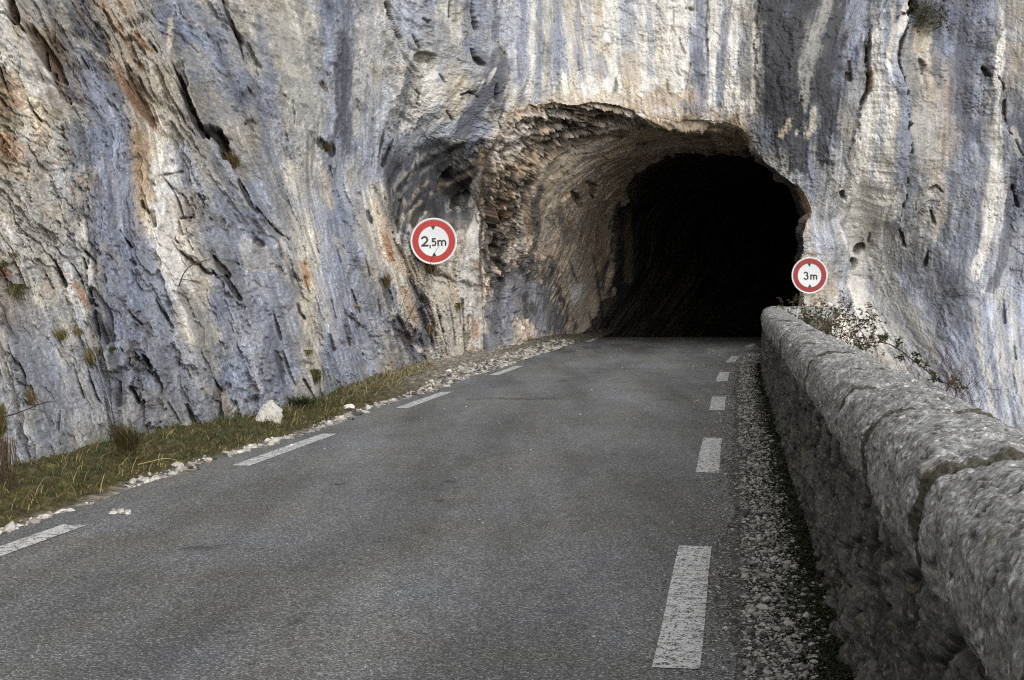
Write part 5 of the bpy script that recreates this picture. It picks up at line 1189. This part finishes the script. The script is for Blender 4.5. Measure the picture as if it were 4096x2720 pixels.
# ------------------------------------------------------------------ woody plants
def tube(paths, nseg=5):
    vs, fs, o = [], [], 0
    for p, r0, r1 in paths:
        p = np.asarray(p, float); n = len(p); tg_ = np.gradient(p, axis=0); tg_ /= np.linalg.norm(tg_, axis=1, keepdims=True) + 1e-9
        up = np.where(np.abs(tg_[:, 2:3]) > .9, np.array([[1., 0, 0]]), np.array([[0, 0, 1.]])); a = np.cross(tg_, up); a /= np.linalg.norm(a, axis=1, keepdims=True); b_ = np.cross(tg_, a)
        rr = np.linspace(r0, r1, n)[:, None, None]; th = np.linspace(0, 2 * np.pi, nseg, endpoint=False)[None, :, None]
        v = p[:, None] + rr * (np.cos(th) * a[:, None] + np.sin(th) * b_[:, None]); vs.append(v.reshape(-1, 3))
        i = np.arange(n * nseg).reshape(n, nseg) + o; j = np.roll(i, -1, 1)
        fs.append(np.stack([i[:-1], j[:-1], j[1:], i[1:]], -1).reshape(-1, 4)); o += n * nseg
    return np.concatenate(vs), np.concatenate(fs)
def smooth_path(p, n=14, jit=0, rng=RNG):
    p = np.asarray(p, float); d = np.arange(len(p)); q = np.linspace(0, len(p) - 1, n); out = np.stack([np.interp(q, d, p[:, k]) for k in range(3)], 1)
    for _ in range(2): out[1:-1] = (out[:-2] + 2 * out[1:-1] + out[2:]) / 4
    return out + rng.normal(0, jit, out.shape) * np.linspace(0, 1, n)[:, None]
def fork(p0, d0, L_, r0, depth, rng, spread=.5, out=None, up=.0):
    """branching twigs"""
    if out is None: out = []
    n = 6; p = [np.array(p0, float)]; d = np.array(d0, float); d /= np.linalg.norm(d)
    for _ in range(n):
        d = d + rng.normal(0, .13, 3) + np.array([0, 0, up]); d /= np.linalg.norm(d); p.append(p[-1] + d * L_ / n)
    out.append((np.array(p), r0, r0 * .55))
    if depth > 0:
        for k in range(rng.integers(2, 5)):
            j = rng.integers(2, n + 1); dd = d + rng.normal(0, spread, 3); fork(p[j], dd, L_ * rng.uniform(.45, .75), r0 * .6, depth - 1, rng, spread, out, up)
    return out
def leaflets(paths, per, size, cols, rng, start=.2):
    vs, fs, cs, o = [], [], [], 0
    for p, _, _ in paths:
        for _k in range(per):
            q = rng.uniform(start, 1) * (len(p) - 1); i = int(q); a = p[i] + (p[min(i + 1, len(p) - 1)] - p[i]) * (q - i)
            for _m in range(3):
                d = rng.normal(0, 1, 3); d[2] = d[2] * .5; d /= np.linalg.norm(d); s_ = np.cross(d, rng.normal(0, 1, 3)); s_ /= np.linalg.norm(s_); L_ = size * rng.uniform(.6, 1.2)
                vs += [a, a + d * L_ * .5 + s_ * L_ * .3, a + d * L_, a + d * L_ * .5 - s_ * L_ * .3]; fs.append((o, o + 1, o + 2, o + 3)); o += 4
                cs += [cols[rng.integers(len(cols))] * math.exp(rng.normal(0, .25))] * 4
    return np.array(vs), np.array(fs), np.array(cs)
def bark(name, c): return flat_mat(name, lin(c), .85, .15, amt=.2, scale=40)
M_TWIG = bark('twig_bark', (74, 58, 48)); M_CANE = bark('cane_bark', (70, 46, 40)); M_GREY = bark('grey_twig', (92, 84, 76))
BL = [lin((50, 58, 36)), lin((64, 70, 46)), lin((42, 48, 32)), lin((72, 68, 46)), lin((54, 60, 38))]
def plant(name, cat, label, base, paths, mat, leaf=None, part='stem', group=None):
    e = empty(name, base); v, f = tube(paths); v = v - np.asarray(base); link(part, mesh_np(part, v, f), mat, e)
    if leaf is not None: lv, lf, lc = leaf; link('foliage', mesh_np('foliage', lv - np.asarray(base), lf, lc, smooth=False), M_LEAF, e)
    return tag(e, label, cat, group)
# bramble thicket behind the far half of the parapet
r = np.random.default_rng(21); paths = []
for (px, py, D) in [(789,318,30),(797,322,28.5),(806,326,27),(816,330,25.5),(826,334,24),(836,338,22.5),(846,343,21),(856,346,19.8),(812,326,27.5),(830,334,24),(842,338,22),(866,350,18.5),(800,322,29),(822,330,25.5),(838,336,23)]:
    b0 = at(px, py + 14, D)
    for _ in range(3): fork(b0 + r.normal(0, .14, 3), (r.normal(.1, .5), r.normal(0, .4), 1), r.uniform(.25, .55), .005, 2, r, .7, paths)
for pp in ([(838,345,22),(842,330,22),(845,318,22),(848,310,22)], [(815,335,26),(826,322,26),(836,312,26),(842,303,26)], [(846,345,21),(856,333,21),(865,322,21),(876,313,21)], [(822,330,25),(836,318,25),(850,310,25)], [(858,350,20),(866,338,20),(858,326,20),(854,318,20)], [(788,318,31),(792,308,31),(794,299,31)], [(784,316,32),(784,308,32),(782,301,32)], [(845,335,22),(858,340,22),(866,346,22),(880,345,21)]):
    p = smooth_path([at(*q) for q in pp], 12, .006, r); paths.append((p, .008, .004))
    for k in (5, 8, 10): fork(p[k], r.normal(0, 1, 3), .22, .003, 1, r, .7, paths)
rb = [at(px, py + 14, D) for px, py, D in ((786,318,31),(797,322,28.5),(806,326,27),(816,330,25.5),(826,334,24),(836,338,22.5),(846,343,21),(856,346,19.8),(866,350,18.5))]; paths.append((smooth_path(rb, 30, .0, r), .012, .006))
plant('bramble_bush', 'bramble', 'leafy dark green bramble thicket behind the far part of the parapet', at(826, 345, 25), paths, M_CANE, leaflets(paths, 2, .042, BL, r), 'cane')
r = np.random.default_rng(5); paths = []
p = smooth_path([at(858,346,18), at(875,341.5,16.5), at(888,343,15.5), at(902,351,14.5), at(918,364,13.5), at(934,377,12.5), at(950,386,11.8), at(958,390,11.5)], 30, .004, r); paths.append((p, .007, .004))
for k in range(3, 28, 2): fork(p[k], r.normal(0, 1, 3), .10, .002, 1, r, .8, paths)
plant('bramble_cane', 'bramble', 'single long arching bramble cane reaching right past the parapet', p[0], paths, M_CANE, leaflets(paths[1:], 3, .035, BL, r), 'cane')
r = np.random.default_rng(8); paths = []
for k in range(13): fork(at(952 + r.normal(0, 5), 402 + r.uniform(0, 14), 10.4 + r.normal(0, .15)), (r.normal(.1, .45), r.normal(0, .3), 1), r.uniform(.17, .34), .0028, 3, r, .55, paths)
plant('bare_shrub', 'shrub', 'leafless wiry shrub behind the parapet on the right, at the tip of the arching cane', at(954, 410, 10.4), paths, M_TWIG, part='twig', group='leafless shrubs')
r = np.random.default_rng(9); paths = []
for k in range(5): fork(at(914 + r.normal(0, 8), 374 + r.uniform(0, 8), 13.4), (r.normal(0, .5), r.normal(0, .3), 1), r.uniform(.2, .3), .0025, 2, r, .5, paths)
plant('bare_shrub', 'shrub', 'sparse leafless shrub behind the parapet under the middle of the arching cane', at(914, 384, 13.4), paths, M_TWIG, part='twig', group='leafless shrubs')
r = np.random.default_rng(10); paths = []
for k in range(3): fork(at(976 + r.normal(0, 3), 412, 9.0), (r.normal(.1, .4), 0, 1), .16, .002, 2, r, .5, paths)
plant('bare_shrub', 'shrub', 'small leafless shoot poking over the parapet at the far right', at(976, 416, 9.0), paths, M_TWIG, part='twig', group='leafless shrubs')
# bare sapling on the cliff foot, left of the first sign
r = np.random.default_rng(12); paths = []; Ds = 27.6
for pp in ([(396,373),(400,350),(397,338),(404,325),(416,306),(423,285),(428,268),(434,252),(440,245)], [(396,373),(393,352),(394,335),(398,320),(402,304),(407,292),(412,281)], [(395,373),(394,356),(397,344),(405,338)], [(396,373),(404,357),(408,345),(412,338)], [(396,373),(391,340),(389,328),(391,318)], [(398,350),(392,345),(388,335)], [(400,345),(410,342),(418,340)]):
    p = smooth_path([at(a, b_, Ds + (b_ < 300) * .4 + .01 * k) for k, (a, b_) in enumerate(pp)], 18, .008, r); paths.append((p, .011, .004))
    for k in r.integers(2, 8, 5): fork(p[k], (r.normal(0, .8), r.normal(0, .3), r.uniform(.2, 1)), r.uniform(.2, .5), .004, 1, r, .5, paths)
plant('bare_sapling', 'sapling', 'leafless sapling leaning across the left sign from the cliff foot', at(396, 374, Ds), paths, M_TWIG, part='branch')
def twig(label, pp, r0, seed, extra=3, mat=None):
    r = np.random.default_rng(seed); D = surf_D(pp[0][0], pp[0][1]) - .12; paths = []
    p = smooth_path([at(a, b_, D - .12 * k) for k, (a, b_) in enumerate(pp)], 16, .003, r); paths.append((p, r0, r0 * .5))
    for k in r.integers(4, 15, extra): fork(p[k], (r.normal(0, 1), -.2, r.normal(.2, .6)), .12, r0 * .5, 1, r, .4, paths)
    e = plant('bare_twig', 'twig', label, p[0], paths, mat or M_TWIG, part='twig', group='bare twigs on the cliff')
twig('grey twig curling up out of the cream rock in the middle of the left wall', [(179,286),(181,280),(184,272),(190,266),(200,262),(211,259)], .008, 3, 2, M_GREY)
twig('short grey twig pointing right from the same cream rock as the curling one', [(182,279),(188,280),(194,281),(201,282)], .005, 4, 1, M_GREY)
twig('long thin twig arching from the bushy clump at the left edge', [(4,417),(18,413),(30,408),(42,403),(54,401)], .006, 5, 5)
twig('thin twig lying across the blue wall left of the left sign, lower of two', [(347,264),(358,266),(370,268),(381,270)], .006, 6, 3)
twig('thin twig lying across the blue wall left of the left sign, upper of two', [(346,252),(353,253),(362,252)], .005, 7, 1)
# hanging roots and hanging greenery
r = np.random.default_rng(14); paths = []
for k in range(34):
    x0 = r.normal(3, 5); D = 11.0 + r.normal(0, .06); paths.append((smooth_path([at(x0, 436 + r.uniform(0, 10), D), at(x0 + r.normal(1, 2), 462, D - .12), at(x0 + r.normal(2, 3), 480 + r.uniform(0, 18), D - .1), at(x0 + r.normal(3, 3), 492 + r.uniform(0, 12), D - .06)], 10, .006, r), .004, .0015))
plant('hanging_roots', 'roots', 'tangle of brown roots dangling over the bank at the left edge', at(3, 440, 11), paths, bark('root_bark', (74, 60, 48)), part='root')
r = np.random.default_rng(15); paths = []
Dh = min(surf_D(920, 12), surf_D(930, 20)) - .15
for k in range(30):
    b0 = at(r.uniform(908, 944), r.uniform(-4, 20), Dh + r.normal(0, .05)); fork(b0, (r.normal(0, .5), -.5, r.normal(-.8, .5)), r.uniform(.2, .42), .004, 1, r, .6, paths, -.06)
plant('hanging_plant', 'plant', 'dark green plant hanging from the crack at the top right of the cliff', at(922, 8, Dh), paths, M_TWIG, leaflets(paths, 4, .05, [lin((52, 58, 34)), lin((62, 62, 38)), lin((40, 46, 30)), lin((74, 64, 44))], r), 'stem')
# a dry stalk lying in the grass
p = smooth_path([at(138, 478, 12.3), at(150, 477, 12.5), at(165, 474, 12.8), at(178, 478, 12.6)], 12, .003); p[:, 2] = np.maximum(p[:, 2], .10)
v, f = tube([(p, .005, .003)]); o = link('dry_stalk', mesh_np('dry_stalk', v - p[0], f), flat_mat('straw', lin((176, 158, 110)), .8, .2)); o.location = p[0]; tag(o, 'long pale straw stalk lying on the verge grass', 'stalk')

# ------------------------------------------------------------------ road signs
M_WHITE = flat_mat('sign_white', lin((186, 188, 190)), .45, .4, amt=.02); M_RED = flat_mat('sign_red', lin((146, 28, 22)), .5, .35, amt=.05); M_RED2 = flat_mat('sign_dark_red', lin((124, 15, 20)), .5, .35, amt=.05)
M_BLACK = flat_mat('sign_black', lin((44, 40, 37)), .6, .3, amt=.05); M_STEEL = flat_mat('galvanised_steel', lin((150, 152, 154)), .45, .5, .6)
def annulus(r0, r1, y, n=96, th=.002):
    vs, fs = [], []
    for k in range(n):
        a = 2 * math.pi * k / n
        for rr in (r0, r1): vs.append((rr * math.cos(a), y, rr * math.sin(a)))
    for k in range(n): j = (k + 1) % n; fs.append((2 * k, 2 * k + 1, 2 * j + 1, 2 * j))
    return vs, fs
def stroke2d(pts, w, closed=False):
    """constant-width pen stroke -> quads in the sign plane"""
    p = np.asarray(pts, float); tg_ = np.gradient(p, axis=0); tg_ /= np.linalg.norm(tg_, axis=1, keepdims=True); nn_ = np.stack([-tg_[:, 1], tg_[:, 0]], 1)
    a, b_ = p + nn_ * w / 2, p - nn_ * w / 2; v = np.stack([a, b_], 1).reshape(-1, 2); n = len(p)
    return v, [(2 * k, 2 * k + 1, 2 * k + 3, 2 * k + 2) for k in range(n - 1)]
def arc2(cx, cy, rx, ry, a0, a1, n=22):
    a = np.radians(np.linspace(a0, a1, n)); return [(cx + rx * math.cos(q), cy + ry * math.sin(q)) for q in a]
def line2(*p, n=5):
    out = []
    for a, b_ in zip(p[:-1], p[1:]):
        for k in range(n): out.append((a[0] + (b_[0] - a[0]) * k / n, a[1] + (b_[1] - a[1]) * k / n))
    return out + [p[-1]]
def glyph(ch, x0, x1, y0, y1, w):
    """pen strokes filling the box, stroke width w"""
    h = w / 2; X0, X1, Y0, Y1 = x0 + h, x1 - h, y0 + h, y1 - h; W_, H_ = X1 - X0, Y1 - Y0; mx_ = (X0 + X1) / 2
    if ch == '2':
        r_ = W_ * .5; cyy = Y1 - r_
        top = arc2(mx_, cyy, r_, r_, 165, -35); return [top + line2(top[-1], (X0 + w * .25, Y0))[1:], line2((x0, Y0), (x1, Y0))]
    if ch == '3':
        r1_, r2_ = H_ * .235, H_ * .27
        return [arc2(mx_ - W_ * .06, Y1 - r1_, W_ * .46, r1_, 160, -90), arc2(mx_ - W_ * .02, Y0 + r2_, W_ * .52, r2_, 90, -160)]
    if ch == '5':
        r_ = H_ * .32
        return [line2((x1 - w * .3, Y1), (X0 + W_ * .1, Y1)), line2((X0 + W_ * .12, y1), (X0 + W_ * .06, Y0 + r_ * 1.55)), arc2(mx_ - W_ * .04, Y0 + r_, W_ * .54, r_, 128, -150)]
    if ch == 'm':
        r_ = W_ * .25; return [line2((X0, y0), (X0, y1)), line2((X0, y0 + H_ * .4), (X0, Y1 - r_)) + arc2(X0 + r_, Y1 - r_, r_, r_, 180, 0) + line2((mx_, Y1 - r_), (mx_, y0)), line2((mx_, y0 + H_ * .4), (mx_, Y1 - r_)) + arc2(mx_ + r_, Y1 - r_, r_, r_, 180, 0) + line2((X1, Y1 - r_), (X1, y0))]
    if ch == ',': return [line2((mx_ + W_ * .3, y1), (mx_ - W_ * .3, y0))]
def sign(px, py, dia_px, D, glyphs, roll, yaw, label, red, off=(0, 0)):
    k = D / FPX; Rr = dia_px * k / 2; e = empty('road_sign', at(px, py, D), (0, R(roll), R(yaw)))
    tag(e, label, 'road sign', 'round height limit signs')
    # dished aluminium plate with a rolled rim, facing -y
    n = 96; prof = [(0, 0), (.90, 0), (.925, -.004), (.95, -.016), (.985, -.018), (1.0, -.010), (1.0, .024), (.96, .026), (0, .010)]
    vs, fs = [(0, 0, 0)], []
    for q, (rr, yy) in enumerate(prof[1:-1]):
        for j in range(n): a = 2 * math.pi * j / n; vs.append((Rr * rr * math.cos(a), yy * Rr * 1.6, Rr * rr * math.sin(a)))
    vs.append((0, prof[-1][1], 0)); m_ = len(prof) - 2
    for j in range(n):
        i = (j + 1) % n; fs.append((0, 1 + i, 1 + j)); fs.append((1 + (m_ - 1) * n + j, 1 + (m_ - 1) * n + i, len(vs) - 1))
        for q in range(m_ - 1): fs.append((1 + q * n + j, 1 + q * n + i, 1 + (q + 1) * n + i, 1 + (q + 1) * n + j))
    pl = py_mesh('plate', vs, fs, True); link('plate', pl, M_WHITE, e)
    v, f = annulus(.65 * Rr, .915 * Rr, -.0035); link('red_ring', py_mesh('red_ring', v, f), red, e)
    for sgn in (1, -1): link('arrow', py_mesh('arrow', [(-.098 * Rr, -.006, sgn * .645 * Rr), (.098 * Rr, -.006, sgn * .645 * Rr), (0, -.006, sgn * .47 * Rr)], [(0, 1, 2)]), M_BLACK, e)
    V_, F_ = [], []; lay = 0
    for ch, x0, x1, y0, y1, w in glyphs:
        for strk in glyph(ch, x0, x1, y0, y1, w):
            v, f = stroke2d(strk, w); b0 = len(V_); lay += 1
            V_ += [((a + off[0]) * Rr, -.0055 - .0004 * lay, (b_ + off[1]) * Rr) for a, b_ in v]; F_ += [tuple(b0 + i for i in q) for q in f]
    link('lettering', py_mesh('lettering', V_, F_), M_BLACK, e)
    # two clamps and a short post fixed to the rock behind
    bx = []
    for zc in (.3, -.3): bx.append((np.array([(0, .01, zc * Rr), (0, .35, zc * Rr), (0, .9, zc * Rr)]), .022, .022))
    bx.append((np.array([(0, .05, -.5 * Rr), (0, .05, 0), (0, .05, .5 * Rr)]), .03, .03)); v, f = tube(bx, 8); link('bracket', mesh_np('bracket', v, f), M_STEEL, e)
    return e
D1 = min(surf_D(433, 262), surf_D(425, 255), surf_D(445, 255)) - .35
D1 = max(min(D1, 31.0), 28.5) - .3
sign(433.7, 241.2, 46.6, D1, [('2', -.535, -.22, -.215, .235, .078), (',', -.185, -.115, -.295, -.155, .055), ('5', -.08, .125, -.215, .135, .062), ('m', .165, .545, -.21, .045, .062)], -2.3, 4, 'round red and white sign reading 2,5m on the cliff left of the tunnel', M_RED, (-.01, 0))
sign(809.6, 275.4, 36.6, 35.3, [('3', -.34, -.055, -.24, .21, .078), ('m', .03, .42, -.235, .045, .075)], -1.3, 3, 'round red and white sign reading 3m at the right edge of the tunnel', M_RED2)

# ------------------------------------------------------------------ light: a bright overcast sky, soft sun high behind the right shoulder
SUN_EL, SUN_AZ = 27, 160                                   # azimuth clockwise from straight ahead
w = bpy.data.worlds.new('World'); sc.world = w; w.use_nodes = True; nt = w.node_tree; L = nt.links.new
bg = nt.nodes['Background']; sky = nd(nt, 'ShaderNodeTexSky', sky_type='NISHITA'); sky.sun_disc = False
sky.sun_elevation = R(SUN_EL); sky.sun_rotation = R(SUN_AZ); sky.air_density = 1.0; sky.dust_density = 2.5; sky.ozone_density = 1.0
hs = nd(nt, 'ShaderNodeHueSaturation'); hs.inputs['Saturation'].default_value = .18; L(sky.outputs['Color'], hs.inputs['Color']); L(hs.outputs['Color'], bg.inputs['Color'])
bg.inputs['Strength'].default_value = SKY_STR
sd = bpy.data.lights.new('sun', 'SUN'); sd.energy = SUN_STR; sd.angle = R(60); sd.color = (1, .99, .975); so = bpy.data.objects.new('sun', sd); COL.objects.link(so)
az, el = R(SUN_AZ), R(SUN_EL); dv = Vector((math.sin(az) * math.cos(el), math.cos(az) * math.cos(el), math.sin(el)))
so.rotation_euler = dv.to_track_quat('Z', 'Y').to_euler(); so.location = dv * 60
vs_ = sc.view_settings; vs_.view_transform = 'Standard'; vs_.look = 'None'; vs_.gamma = 1; vs_.exposure = EXPOSURE
sc.display_settings.display_device = 'sRGB'
sc.cycles.sample_clamp_indirect = 1.5; sc.cycles.max_bounces = 6; sc.cycles.diffuse_bounces = 3; sc.cycles.use_adaptive_sampling = True; sc.cycles.adaptive_threshold = .01; sc.cycles.use_denoising = False; sc.cycles.filter_width = 1.2; sc.cycles.use_guiding = True; sc.cycles.use_surface_guiding = True
print('scene ready')
